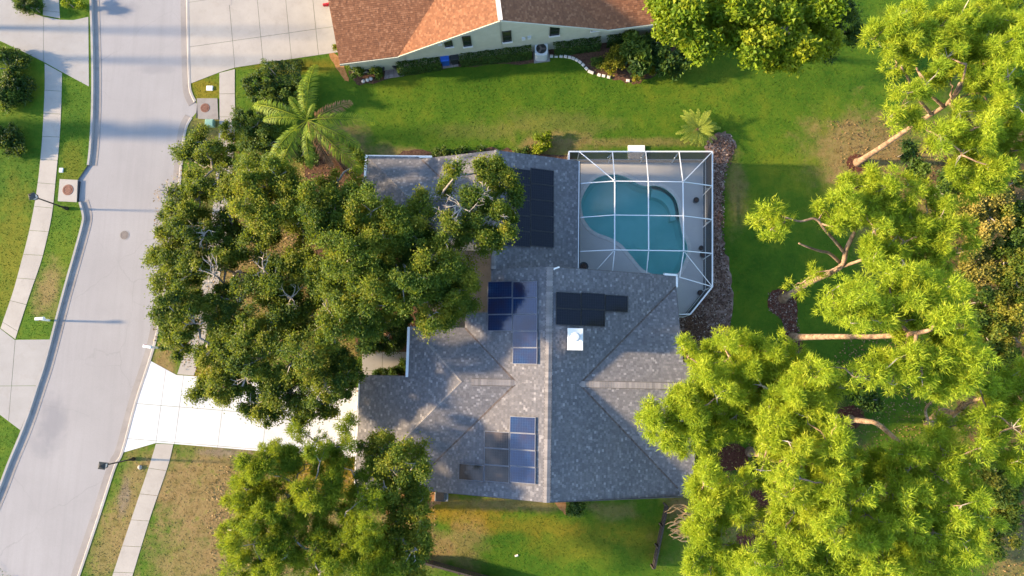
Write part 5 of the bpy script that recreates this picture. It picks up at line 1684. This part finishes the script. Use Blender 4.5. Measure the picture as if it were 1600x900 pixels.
# understorey at the right edge
for k, (lab, bl, mt, hue) in enumerate([
    ('dry golden-brown shrub at the right edge between the pines', [(1520, 312, 30, 3), (1545, 335, 30, 3.2), (1515, 345, 24, 2.6), (1555, 310, 24, 3)], 'dry', 0),
    ('dry brown vine-covered shrub below the golden one', [(1535, 385, 26, 3), (1525, 415, 24, 2.8), (1510, 440, 20, 2.4), (1548, 400, 18, 2.6)], 'dry', -.2),
    ('dark green thicket at the far right edge beside the dry shrub', [(1585, 330, 30, 3), (1590, 370, 30, 3), (1575, 290, 26, 2.8), (1605, 340, 30, 3)], 'under', -.15),
    ('mixed green shrub at the far right, below the dark thicket', [(1575, 410, 28, 3), (1590, 445, 28, 3), (1560, 440, 22, 2.6)], 'under', .2),
    ('dark green shrub right of the straight-trunked pine', [(1540, 470, 26, 2.6), (1530, 510, 26, 2.6), (1545, 540, 24, 2.6)], 'under', -.05),
    ('yellowing shrub at the far right edge, mid height of the picture', [(1580, 490, 26, 3), (1590, 530, 28, 3), (1570, 520, 20, 2.8)], 'under', .3),
    ('low green brush under the forked-limb pine', [(1545, 575, 26, 2.2), (1520, 600, 22, 2), (1570, 560, 22, 2.4)], 'under', .05),
    ('dark brush right of the orange-trunk pine', [(1540, 730, 32, 2), (1560, 760, 30, 2), (1530, 770, 26, 2), (1580, 740, 26, 2)], 'under', 0),
    ('low dark brush at the lower right corner', [(1560, 830, 26, 1.4), (1535, 860, 24, 1.4), (1570, 800, 22, 1.4)], 'under', -.05),
    ('green shrub between the two upper right pines', [(1470, 300, 26, 2), (1435, 270, 20, 1.6), (1420, 235, 16, 1.4)], 'bush', .05),
    ('deep green shrub in the gap of the right-hand pines', [(1340, 610, 18, 1.2), (1365, 625, 16, 1.2)], 'bush', -.1),
    ('dark green shrub beside the round mulch opening', [(1205, 725, 18, 1.6), (1215, 745, 16, 1.6), (1190, 745, 14, 1.4)], 'bush', 0),
    ('dark bluish shrubs in the top right corner', [(1585, 15, 26, 3), (1560, 5, 24, 3), (1600, 40, 22, 3)], 'bush', -.2),
]):
    shrub('shrub', lab, 'shrub', bl, MT[mt], 250, (.17, .10), .32, .8, hue)

# plants about the neighbour's bed and the lawns
hedge('clipped dark hedge between the neighbour pots and the bins', (623, 111.5), (690, 101.5), 0.85, 1.15, MT['bush'])
hedge('long clipped hedge under the neighbour windows, right of the bins', (720, 97), (830, 85), 0.85, 1.15, MT['bush'])
hedge('clipped hedge right of the white air conditioner', (864, 79), (936, 70), 1.0, 1.1, MT['bush'], hue=-.08)
hedge('short dark hedge against the neighbour wall next to the bright tree', (945, 66), (986, 57), 1.0, 1.1, MT['bush'], hue=-.15)
shrub('shrub', 'round glossy shrub at the left corner of the neighbour house', 'shrub', [(555, 110, 14, .6), (556, 104, 11, .8)], MT['bush'], 420, (.12, .09), .16, .9, .3)
shrub('shrub', 'small round shrub beside the pots at the neighbour wall', 'shrub', [(587, 113, 11, .5)], MT['bush'], 420, (.11, .08), .15, .9, .28)
shrub('shrub', 'yellow-green sprig at the corner of the neighbour driveway', 'shrub', [(529, 76, 8, .6)], MT['yellow_bush'], 420, (.11, .08), .15, .9, -.1)
shrub('shrub', 'yellow-green bush in the neighbour bed', 'shrub', [(960, 95, 17, .7), (966, 82, 12, .8), (954, 104, 11, .5)], MT['yellow_bush'], 330, (.13, .08), .2, .8)
shrub('shrub', 'small low plant near the end of the white edging', 'shrub', [(932, 97, 11, .3)], MT['bush'], 300, (.12, .07), .16, .7, .2)
shrub('shrub', 'broad-leaved tropical plant in the neighbour bed', 'shrub', [(990, 76, 22, 1.2), (1000, 98, 18, 1.0), (985, 60, 14, 1.3)], MT['bush'], 120, (.42, .15), .34, .8, .25)
shrub('shrub', 'dark leafy shrubs under the bright tree', 'shrub', [(1030, 65, 22, 1.2), (1050, 90, 22, 1.1), (1065, 105, 16, .9), (1035, 95, 18, 1.0)], MT['bush'], 200, (.25, .12), .3, .8, -.1)
shrub('shrub', 'small orange-tipped plants at the front of the bed', 'shrub', [(1016, 108, 11, .3), (996, 120, 10, .3)], MT['yellow_bush'], 260, (.14, .07), .18, .7, .2)
hedge('square dark hedge behind the palm', (432, 127), (480, 124), 1.9, 1.3, MT['bush'], hue=-.2)
shrub('shrub', 'rounded dark shrubs left of the square hedge', 'shrub', [(402, 132, 22, 1.0), (412, 150, 24, 1.0), (440, 160, 24, .9), (470, 150, 22, .9)], MT['bush'], 300, (.12, .08), .24, .8, .1)
shrub('cypress', 'feathery upright conifer by the neighbour driveway', 'shrub', [(418, 118, 11, 1.2), (416, 108, 8, 2.2), (415, 100, 5, 3.0)], MT['bush'], 420, (.16, .05), .2, 1.2, .2)
shrub('shrub', 'dark shrubs under the left palm fronds', 'shrub', [(400, 195, 30, 1.0), (375, 190, 20, .9), (420, 225, 26, 1.0), (390, 220, 24, .9)], MT['bush'], 280, (.13, .08), .26, .8, .12)
shrub('shrub', 'pale-leaved shrub at the hidden end of the sidewalk', 'shrub', [(352, 200, 11, .7), (356, 212, 9, .7)], MT['oak'], 260, (.13, .08), .2, .8, .2)
shrub('shrub', 'low plants at the foot of the palm', 'shrub', [(520, 225, 20, .5), (545, 240, 16, .5), (480, 235, 22, .6)], MT['bush'], 240, (.2, .07), .26, .7, .05)
shrub('shrub', 'bright fern-like plant above the upper roof edge', 'shrub', [(850, 222, 13, .5), (843, 232, 10, .5), (855, 210, 7, .4)], MT['bright'], 260, (.18, .07), .2, .7, .1)
shrub('shrub', 'low dark groundcover above the upper roof edge', 'shrub', [(690, 240, 14, .4), (720, 240, 12, .4), (820, 238, 12, .4), (750, 238, 8, .3)], MT['bush'], 260, (.13, .07), .2, .7, .0)
shrub('shrub', 'rounded dark shrub beneath the bottom gable', 'shrub', [(899, 788, 13, .7), (892, 795, 10, .6), (906, 797, 9, .5)], MT['bush'], 380, (.11, .07), .18, .85, -.05)
shrub('shrub', 'spiky dark plants below the front walk', 'shrub', [(622, 577, 12, .5), (605, 582, 10, .5), (632, 574, 9, .6), (590, 584, 8, .4)], MT['bush'], 300, (.3, .05), .2, .8, -.2)
shrub('shrub', 'dark foundation shrubs above the front walk', 'shrub', [(610, 520, 26, 1.2), (580, 530, 24, 1.1), (630, 500, 20, 1.2), (600, 540, 14, .8), (630, 535, 12, .8)], MT['bush'], 240, (.14, .09), .26, .8, -.1)
shrub('shrub', 'dark shrub on the left edge above the sidewalk', 'shrub', [(10, 105, 34, .6), (25, 135, 28, .5), (0, 150, 30, .7), (32, 90, 14, .5)], MT['bush'], 240, (.14, .09), .3, .3, -.1)
shrub('shrub', 'dark rounded shrub on the left edge below the taller shrub', 'shrub', [(10, 210, 26, .6), (25, 225, 18, .5), (0, 225, 24, .6)], MT['bush'], 260, (.13, .08), .26, .3, -.15)
shrub('shrub', 'low dark shrubs by the top left driveway', 'shrub', [(42, 6, 16, .6), (55, 14, 11, .5), (30, -4, 14, .6)], MT['bush'], 280, (.12, .08), .22, .8, 0)
shrub('shrub', 'flowering plants in the top verge beside the sidewalk', 'shrub', [(108, 6, 11, .5), (125, 4, 11, .5)], MT['bright'], 260, (.13, .08), .2, .8, .1)
shrub('shrub', 'vine bush around the foot of the right mailbox', 'shrub', [(253, 544, 6, .35)], MT['bush'], 420, (.09, .06), .12, .9, .1)


def trunk_pts(a, b, n=6):
    return [Vector(a).lerp(Vector(b), i / n) for i in range(n + 1)]


# queen palm
pb, pt = G(533, 268), G(480, 188, 8.6)
palm = thing('palm_tree', 'queen palm with arching yellow-green fronds and one dead orange frond', 'tree', pb)
PS = 1.22
mb = MB()
mb.tube(trunk_pts(pb - Vector((0, 0, .1)), pt - Vector((0, 0, .35)), 10), [.24, .2, .18, .17, .16, .16, .15, .15, .16, .19, .12], 10)
mb.build('trunk', MT['palm_bark'], palm, smooth=True)
mb = MB()
for k in range(9):
    a = random.uniform(-2.2, -.6)
    mb.tube([pt + Vector((0, 0, -.3)), pt + Vector((math.cos(a) * .3, math.sin(a) * .35, -.7)), pt + Vector((math.cos(a) * .5, math.sin(a) * .9, -2.2))], [.05, .05, .02], 5)
mb.build('dead_sheath', MT['palm_bark'], palm)
fm = [frond_mesh('frond', 3.7, .52, 90, 1.0, 1.9, MT['frond'], .036, .05), frond_mesh('frond', 3.3, .48, 84, 1.3, 1.8, MT['frond'], .036, .05), frond_mesh('frond', 2.3, .5, 44, 1.7, .9, MT['frond'], .05, .4)]
for deg, sc, v in ((91, 1.0, 0), (101, .8, 1), (160, 1.0, 0), (176, .8, 1), (226, .95, 1), (240, 1.05, 0), (275, .8, 1), (318, 1.05, 0), (336, .95, 1), (4, .95, 0), (128, .6, 2), (292, .6, 2), (60, .4, 2)):
    o = link('frond', fm[v], palm, loc=WM[palm.name].inverted() @ pt, rz=R(deg))
    o.scale = (sc * PS, sc * PS, sc * PS)
fd = frond_mesh('dead_frond', 2.6, .45, 40, .4, 1.0, MT['dead_frond'], .05, .1)
for deg, sc in ((34, 1.0), (-42, 1.25), (-62, 1.0)):
    o = link('dead_frond', fd, palm, loc=WM[palm.name].inverted() @ (pt - Vector((0, 0, .3))), rz=R(deg))
    o.scale = (sc * PS, sc * PS, sc * PS)
    o['label'] = 'dead orange-brown frond'

# sago palm in the lawn above the pool
sb = G(1087, 206)
sago = thing('sago_palm', 'spiky sago palm on the lawn at the top right of the pool screen', 'plant', sb)
mb = MB()
mb.tube([sb, sb + Vector((0, 0, .55))], [.16, .14], 9)
mb.build('trunk', MT['palm_bark'], sago)
sm = [frond_mesh('frond', 1.75, .25, 40, .75, .75, MT['sago'], .030, .8), frond_mesh('frond', 1.45, .22, 40, 1.1, .55, MT['sago'], .030, .8)]
for k in range(30):
    o = link('frond', sm[k % 2], sago, loc=(0, 0, .5), rz=k * 2.39996 + random.uniform(-.1, .1))
    s = random.uniform(.8, 1.12)
    o.scale = (s, s, s * random.uniform(.7, 1.2))

# dried palm fronds by the side fence
db = G(1058, 806)
dry = thing('dried_fronds', 'heap of curled tan dead fronds beside the side fence', 'dead fronds', db)
for k in range(44):
    a = random.uniform(0, 2 * PI)
    p = db + Vector((random.uniform(-.55, .55), random.uniform(-.95, .95), random.uniform(.3, 1.6)))
    pts = []
    for i in range(6):
        t = i / 5 - .5
        pts.append(p + Vector((t * 1.0, .25 * math.sin(3 * t + a) - abs(t) * .3, .5 + .25 * math.cos(3 * t) + random.uniform(-.1, .1))))
    mb = MB()
    mb.tube(pts, [.012, .035, .045, .045, .035, .01], 5)
    mb.build('frond', MT['dry_strap'], dry)


# trees standing left of the picture, across the street, whose long shadows cross the road
for k, (py, x, z, rr, lab) in enumerate(((200, -47, 12.5, .62, 'slim columnar cypress left of the street, throwing the broad shadow band'),)):
    y = G(200, py).y
    t = thing('cypress_tree', lab, 'tree', (x, y, 0))
    T = Tree()
    T.wood.tube([(x, y, 0), (x, y, 6), (x, y, 12)], [.16, .11, .03], 8)
    for i in range(24):
        zz = .8 + i * .52
        r_ = rr * (1 - .35 * (i / 24) ** 2)
        T.clump((x + random.uniform(-.08, .08), y + random.uniform(-.08, .08), zz), r_, .9, 420, (.16, .07), .2, twigs=1)
    T.finish(t, MT['bush'], MT['oak_bark'])
for py, x, h in ((43, -48, 13), (90, -46.5, 13)):
    y = G(200, py).y
    t = thing('utility_pole', 'tall wooden pole left of the street, its thin shadow near y %d' % py if False else ('upper of two wooden poles left of the street' if py < 60 else 'lower of two wooden poles left of the street'), 'pole', (x, y, 0))
    mb = MB()
    mb.tube([(x, y, -.1), (x, y, h)], [.20, .15], 10)
    mb.build('shaft', MT['wood'], t)
    mb = MB()
    mb.bar((x, y - 1.1, h - .5), (x, y + 1.1, h - .5), .1)
    mb.build('crossarm', MT['wood'], t)
# ================================================================== street furniture and small things
def lamp(base_px, label, head_rz):
    b = G(*base_px)
    t = thing('street_lamp', label, 'street lamp', b, 0, 'black lamp posts along the street')
    H = 3.05
    mb = MB()
    mb.lathe(b, [(.13, 0), (.14, .12), (.09, .3), (.075, .5), (.05, .55)], 12)
    mb.build('base', MT['black'], t)
    mb = MB()
    mb.tube([b + Vector((0, 0, .5)), b + Vector((0, 0, H))], [.055, .045], 10)
    mb.lathe(b + Vector((0, 0, H - .1)), [(.05, 0), (.09, .03), (.05, .1)], 10)
    mb.build('pole', MT['black'], t)
    h = b + Vector((0, 0, H + .02))
    mb = MB()
    mb.box(h + Vector((0, 0, .02)), (.30, .30, .04), head_rz)
    rot = Matrix.Rotation(head_rz, 3, 'Z')
    for sx in (-1, 1):
        for sy in (-1, 1):
            mb.bar(h + rot @ Vector((sx * .13, sy * .13, .04)), h + rot @ Vector((sx * .17, sy * .17, .42)), .03)
    lant = mb.build('lantern', MT['black'], t)
    mb = MB()
    vs = [h + rot @ Vector((sx * .115, sy * .115, .045)) for sx, sy in ((-1, -1), (1, -1), (1, 1), (-1, 1))] + [h + rot @ Vector((sx * .155, sy * .155, .41)) for sx, sy in ((-1, -1), (1, -1), (1, 1), (-1, 1))]
    mb.add(vs, [(0, 1, 5, 4), (1, 2, 6, 5), (2, 3, 7, 6), (3, 0, 4, 7)])
    mb.build('pane', MT['alu'], lant)
    mb = MB()
    vs = [h + rot @ Vector((sx * .23, sy * .23, .42)) for sx, sy in ((-1, -1), (1, -1), (1, 1), (-1, 1))] + [h + rot @ Vector((sx * .07, sy * .07, .60)) for sx, sy in ((-1, -1), (1, -1), (1, 1), (-1, 1))]
    mb.add(vs, [(0, 1, 5, 4), (1, 2, 6, 5), (2, 3, 7, 6), (3, 0, 4, 7), (4, 5, 6, 7), (3, 2, 1, 0)])
    mb.lathe(h + Vector((0, 0, .6)), [(.04, 0), (.05, .04), (.01, .12)], 8)
    mb.build('cap', MT['black'], lant)


lamp((105, 326), 'black lamp post leaning across the left sidewalk below the drain inlet', .35)
lamp((209, 717), 'black lamp post on the verge below the white driveway', -.1)


def mailbox(base_px, rz, label, h=1.15):
    b = G(*base_px)
    t = thing('mailbox', label, 'mailbox', b, rz, 'white mailboxes on posts')
    m = Matrix.Rotation(rz, 3, 'Z')
    f = lambda x, y, z: b + m @ Vector((x, y, z))
    mb = MB()
    mb.box(f(0, 0, h / 2), (.13, .13, h), rz)
    mb.bevbox(f(0, 0, h + .05), (.18, .18, .1), .04, rz)
    mb.bar(f(.05, 0, h - .35), f(.38, 0, h - .12), .07)
    mb.build('post', MT['white'], t)
    mb = MB()
    mb.box(f(.22, 0, h - .10), (.62, .09, .06), rz)
    mb.build('arm', MT['white'], t)
    mb = MB()
    prof = [(-.10, 0), (.10, 0), (.10, .13), (.075, .2), (0, .235), (-.075, .2), (-.10, .13)]
    vs = [f(x, y, h - .07 + z) for x in (-.02, .52) for y, z in prof]
    k = len(prof)
    mb.add(vs, [tuple(range(k)), tuple(range(2 * k - 1, k - 1, -1))] + [(i, k + i, k + (i + 1) % k, (i + 1) % k) for i in range(k)])
    bx = mb.build('box', MT['white'], t)
    mb = MB()
    mb.box(f(.535, 0, h + .025), (.02, .2, .18), rz)
    mb.build('door', MT['white'], bx)
    mb = MB()
    mb.box(f(.35, -.115, h + .16), (.04, .02, .2), rz)
    mb.build('flag', MT['red'], bx)


mailbox((77, 500.5), R(5), 'white mailbox on the grass verge left of the street', 1.25)
mailbox((252, 543.5), R(172), 'white mailbox above the white driveway by the oak', 1.25)

# neighbour's bins, pots, air conditioner, edging
def bin_(px, mat, label, rz):
    b = G(*px)
    t = thing('wheelie_bin', label, 'bin', b, rz)
    m = Matrix.Rotation(rz, 3, 'Z')
    f = lambda x, y, z: b + m @ Vector((x, y, z))
    mb = MB()
    vs = [f(x * .24, y * .27, .06) for x, y in ((-1, -1), (1, -1), (1, 1), (-1, 1))] + [f(x * .30, y * .35, .98) for x, y in ((-1, -1), (1, -1), (1, 1), (-1, 1))]
    mb.add(vs, [(3, 2, 1, 0), (4, 5, 6, 7), (0, 1, 5, 4), (1, 2, 6, 5), (2, 3, 7, 6), (3, 0, 4, 7)])
    mb.build('body', mat, t)
    mb = MB()
    mb.bevbox(f(0, -.01, 1.03), (.64, .76, .09), .04, rz)
    mb.bar(f(-.25, .42, 1.02), f(.25, .42, 1.02), .04)
    mb.build('lid', mat, t)
    for s in (-1, 1):
        mb = MB()
        mb.tube([f(s * .2, .33, .12), f(s * .28, .33, .12)], .12, 12)
        mb.build('wheel', MT['black'], t)


bin_((697, 98), MT['blue'], 'bright blue recycling bin at the neighbour wall', NA)
bin_((711.5, 96), MT['dark_plastic'], 'dark wheelie bin right of the blue bin', NA)
c = G(845.5, 86)
t = thing('air_conditioner', 'white air conditioner with a round dark fan at the neighbour wall', 'air conditioner', c, NA)
MB().box((c.x, c.y, .05), (1.15, 1.15, .1), NA).build('pad', MT['kerb'], t)
mb = MB()
mb.prism([(c.x + .46 * math.copysign(abs(math.cos(a)) ** .45, math.cos(a)), c.y + .5 * math.copysign(abs(math.sin(a)) ** .45, math.sin(a))) for a in [k * PI / 16 for k in range(32)]], .1, .98)
mb.build('cabinet', MT['grey_metal'], t)
mb = MB()
mb.lathe((c.x, c.y, .981), [(.37, 0), (.37, .012), (.02, .012)], 24)
mb.build('fan_opening', MT['black'], t)
mb = MB()
for k in range(3):
    a = k * 2 * PI / 3
    mb.bar((c.x + .06 * math.cos(a), c.y + .06 * math.sin(a), 1.0), (c.x + .33 * math.cos(a), c.y + .33 * math.sin(a), 1.0), .13, .01)
mb.lathe((c.x, c.y, .995), [(.08, 0), (.08, .03), (.01, .035)], 10)
mb.build('fan_blade', MT['iron'], t)
mb = MB()
for r_ in (.12, .2, .28, .36): mb.tube([(c.x + r_ * math.cos(a), c.y + r_ * math.sin(a), 1.03) for a in [k * PI / 12 for k in range(25)]], .005, 4, False)
mb.build('grille', MT['black'], t)

t = thing('garden_edging', 'curved row of pale edging blocks along the neighbour bed', 'edging', G(890, 90))
EB = [(861.7, 88.3), (869, 88.3), (876.5, 88.3), (883.5, 88.7), (890, 90), (895.5, 91.7), (901, 94.3), (906, 97.5), (911, 102), (916, 107.5), (923, 113), (936, 117.5), (943, 119), (951, 121), (981, 126.5)]
for k, (x, y) in enumerate(EB):
    p = G(x, y)
    q = G(*EB[min(k + 1, len(EB) - 1)]) - G(*EB[max(k - 1, 0)])
    MB().bevbox((p.x, p.y, .05), (.24 if k != 10 else .42, .19, .14), .02, math.atan2(q.y, q.x) + random.uniform(-.1, .1)).build('block', MT['block'], t)


def paving(label, px, nx_, ny_):
    q = G2(px)
    t = thing('paver_pad', label, 'paving', (q[0].x, q[0].y, 0))
    for i in range(nx_):
        for j in range(ny_):
            def at(u, v): return q[0].lerp(q[1], u).lerp(q[3].lerp(q[2], u), v)
            u0, u1, v0, v1 = (i + .03) / nx_, (i + .97) / nx_, (j + .03) / ny_, (j + .97) / ny_
            MB().prism([at(u0, v0), at(u1, v0), at(u1, v1), at(u0, v1)], 0, .05 + random.uniform(0, .012)).build('paver', MT['paver'], t)


paving('pinkish paver pad between the round shrubs and the hedge', [(600, 124), (632, 119), (624, 100), (603, 103)], 4, 3)
paving('paver pad under the two bins', [(692, 107.5), (717, 104), (714, 88), (690, 91)], 3, 2)
for x, y, r, h, mt, lab in ((577, 109, .3, .55, 'dark_plastic', 'dark pot between the two round shrubs'), (597, 107, .34, .6, 'dark_plastic', 'large dark pot above the paver pad'), (608, 100, .28, .5, 'green_plastic', 'green-topped pot against the neighbour wall'), (620, 104, .34, .6, 'dark_plastic', 'dark pot at the left end of the clipped hedge')):
    c = G(x, y)
    t = thing('plant_pot', lab, 'plant pot', c, 0, 'pots at the neighbour wall')
    mb = MB()
    mb.lathe(c, [(r * .7, 0), (r * .95, h * .6), (r, h), (r * .86, h), (r * .82, h - .06)], 14)
    mb.build('pot', MT[mt], t)
    mb = MB()
    mb.lathe(c + Vector((0, 0, h - .065)), [(r * .82, 0), (.01, .03)], 12)
    mb.build('soil', MT[mt], t)
for k, (x, y) in enumerate(((568, 127.5), (574.5, 125.5), (580, 123.5))):
    p = G(x, y)
    mb = MB()
    mb.lathe(p, [(.1, 0), (.15, .06), (.12, .14), (.03, .17)], 9)
    tag(mb.build('stone', MT['block'], smooth=True), ('lower left', 'middle', 'upper right')[k] + ' of three pale stones below the round shrubs', 'stone', 'pale stones at the neighbour bed')
for k, (x, y) in enumerate(((509, 8.5), (516, 7.2))):
    p = G(x, y)
    mb = MB()
    mb.bevbox(p + Vector((0, 0, .14)), (.34, .14, .2), .04, .15)
    for sx in (-.1, .1): mb.tube([p + Vector((sx, -.1, .06)), p + Vector((sx, .1, .06))], .06, 8)
    tag(mb.build('toy_car', MT['red']), ('left' if k == 0 else 'right') + ' of two small red toys on the neighbour driveway', 'toy')

# box and pipe at the bottom eave
c = G(690, 772)
t = thing('air_conditioner', 'grey condenser half under the bottom eave of the grey house', 'air conditioner', c)
MB().box((c.x, c.y, .05), (.9, .9, .1)).build('pad', MT['kerb'], t)
MB().bevbox((c.x, c.y, .45), (.7, .7, .7), .05).build('cabinet', MT['dark_plastic'], t)
mb = MB()
mb.lathe((c.x, c.y, .801), [(.28, 0), (.28, .015), (.02, .015)], 18)
mb.build('fan_opening', MT['black'], t)


def fence(label, p0, p1, h, n_posts, mat):
    a, b = G(*p0), G(*p1)
    d = b - a
    L = d.length
    d.normalize()
    nrm = Vector((-d.y, d.x, 0))
    t = thing('fence', label, 'fence', a, 0)
    ang = math.atan2(d.y, d.x)
    for i in range(n_posts):
        p = a + d * (L * i / (n_posts - 1))
        MB().bevbox(p + Vector((0, 0, h / 2 + .03)), (.1, .1, h + .06), .02, ang).build('post', mat, t)
    mb = MB()
    for z in (.3, h - .25): mb.bar(a + nrm * .05 + Vector((0, 0, z)), b + nrm * .05 + Vector((0, 0, z)), .04, .09)
    mb.bar(a + nrm * .085 + Vector((0, 0, h + .015)), b + nrm * .085 + Vector((0, 0, h + .015)), .12, .03)
    mb.build('rail', mat, t)
    mb = MB()
    k = int(L / .145)
    for i in range(k):
        p = a + d * (L * (i + .5) / k) + nrm * .085
        mb.box(p + Vector((0, 0, h / 2)), (.135, .022, h - random.uniform(0, .02)), ang)
    mb.build('pickets', mat, t, kind='stuff')


fence('weathered wooden side fence running down from the lower right roof corner', (1037, 786), (1017, 882), .95, 4, MT['dark_wood'])
fence('dark wooden fence crossing the bottom edge below the south yard', (640, 868), (800, 912), 1.1, 5, MT['dark_wood'])
p = G(807, 868)
mb = MB()
mb.bevbox((p.x, p.y, .03), (.22, .12, .06), .02, .3)
tag(mb.build('stone', MT['block']), 'small pale stone alone in the grass of the south yard', 'stone')

# ================================================================== grass blades over the lawns
def inside(px, py, poly):
    x, y = px, py
    r = np.zeros(len(x), bool)
    n = len(poly)
    for i in range(n):
        (x0, y0), (x1, y1) = poly[i - 1], poly[i]
        cond = ((y0 > y) != (y1 > y))
        with np.errstate(divide='ignore', invalid='ignore'):
            xi = (x1 - x0) * (y - y0) / (y1 - y0) + x0
        r ^= cond & (x < xi)
    return r


def scatter(name, px, n, size, mat, z=0.03):
    """loose bark chips and dead leaves lying on a bed"""
    P = [tuple(p) for p in G2(px)]
    xs_, ys_ = [p[0] for p in P], [p[1] for p in P]
    x, y = rng.uniform(min(xs_), max(xs_), n * 2), rng.uniform(min(ys_), max(ys_), n * 2)
    k = inside(x, y, P)
    x, y = x[k][:n], y[k][:n]
    n = len(x)
    C = np.stack([x, y, rng.uniform(z, z + .03, n)], 1)
    N = unit(np.array([0, 0, 1.0]) + rng.normal(size=(n, 3)) * .35)
    Q = leaf_quads(C, N, size, size * .6)
    mesh_np(name, Q.reshape(-1, 3), 3, mat, None, 'stuff', tint=rng.random(n))


chip = leafy('bark_chips', [(0.0, (0.030, 0.016, 0.011)), (0.6, (0.12, 0.062, 0.040)), (0.9, (0.24, 0.165, 0.13)), (1.0, (0.42, 0.36, 0.32))], 0.0)
dead = leafy('fallen_leaves', [(0.0, (0.06, 0.035, 0.015)), (0.6, (0.19, 0.11, 0.04)), (1.0, (0.34, 0.22, 0.09))], 0.1)
scatter('bark_chips', [(1104, 216), (1142, 210), (1150, 232), (1132, 285), (1131, 380), (1144, 470), (1140, 520), (1100, 540), (1088, 575), (1062, 580), (1060, 495), (1085, 485), (1106, 450)], 4200, .14, chip)
scatter('bark_chips', [(1200, 455), (1240, 456), (1250, 520), (1252, 556), (1228, 548), (1222, 500), (1202, 486)], 900, .12, chip)
scatter('fallen_leaves', [(240, 300), (330, 215), (560, 240), (640, 400), (650, 545), (560, 560), (560, 612), (330, 590), (300, 585), (240, 540)], 7000, .12, dead)
scatter('fallen_leaves', [(360, 712), (560, 720), (680, 770), (680, 890), (330, 900), (320, 760)], 3000, .12, dead)
scatter('fallen_leaves', [(1290, 190), (1420, 180), (1600, 230), (1600, 900), (1080, 900), (1080, 720), (1300, 560), (1400, 420), (1330, 300)], 9000, .13, dead)
hard = [left_edge_poly for left_edge_poly in ()]
road_poly = [(p.x - .1, p.y) for p in Lw] + [(p.x + .1, p.y) for p in Rw[::-1]]
hard.append(road_poly)
for px in ([(235, 563), (276, 585), (440, 600), (566, 606), (566, 717), (400, 705), (272, 694.5), (244, 693), (191, 708)],
           [(293, -60), (297, 132), (343, 114), (368, 106.5), (532, 82), (523, -60)],
           [(-80, -60), (15, -60), (17, 0), (35, 14), (66, 25), (95, 31), (141, 26), (143, 138), (97, 113), (70, 98), (-4, 63), (-80, 20)],
           [(-70, 512), (1, 513), (23, 530), (80, 530), (32, 673), (0, 649), (-70, 600)],
           [(69.5, 97), (64.5, 230), (51, 332), (32, 411), (0, 514), (24, 531), (47, 462), (64, 413), (82, 334), (92.5, 231), (97.5, 113)], [(66, -50), (66, 27), (95, 32), (93, -50)],
           [(342.5, 114), (342, 190), (334, 300), (316, 440), (276, 586), (304, 588), (343, 440), (361, 300), (368.5, 190), (368, 107)], [(337, -50), (338, 12), (363, 9), (362, -50)],
           [(243, 692), (174, 902), (207, 904), (272, 693)], deck_px, [(903, 240), (1115, 240), (1115, 448), (1080, 492), (903, 492)],
           [(560, 545), (650, 545), (650, 610), (560, 610)], [(90, 279), (124, 280), (122, 318), (90, 316)], [(307, 152), (342, 152), (343, 189), (308, 188)],
           [(981, 228), (1007, 228), (1007, 249), (981, 249)], [(1100, 212), (1150, 208), (1152, 235), (1132, 285), (1130, 380), (1146, 470), (1140, 530), (1100, 600), (1060, 600), (1058, 490), (1110, 450)],
           [(545, 104), (1052, 30), (1060, 70), (1045, 100), (985, 130), (936, 117), (890, 91), (720, 104), (575, 131), (552, 126)], [(1200, 452), (1248, 455), (1256, 556), (1222, 552), (1220, 500), (1200, 486)], [(866, 778), (888, 778), (888, 806), (866, 800)]):
    hard.append([tuple(p) for p in G2(px)])
hard.append([(-10.5, -7), (9.7, -7), (9.7, .7), (8.9, 6), (2.45, 6), (2.45, 13.7), (-10.9, 13.7), (-10.9, 8.5), (-2.5, 8.5), (-2.5, 2.4), (-7.4, 2.4), (-7.4, -.7), (-10.5, -.7)])
hard.append([tuple(nb(u, v, 0)[:2]) for u, v in ((-10.8, .3), (11, .3), (11, 14), (-10.8, 14))])
N = 200000
gx_, gy_ = rng.uniform(-43, 40, N), rng.uniform(-16, 30, N)
keep = np.ones(N, bool)
for poly in hard: keep &= ~inside(gx_, gy_, poly)
gx_, gy_ = gx_[keep], gy_[keep]
n = len(gx_)
B = np.stack([gx_, gy_, np.zeros(n)], 1)
ang = rng.uniform(0, 2 * PI, n)
w = rng.uniform(.02, .05, n)
h = rng.uniform(.015, .045, n)
sd = np.stack([np.cos(ang) * w, np.sin(ang) * w, np.zeros(n)], 1)
tip = B + np.stack([rng.normal(0, .05, n), rng.normal(0, .05, n), h], 1)
mesh_np('grass', np.stack([B - sd, B + sd, tip], 1).reshape(-1, 3), 3, MT['lawn'], None, 'stuff')
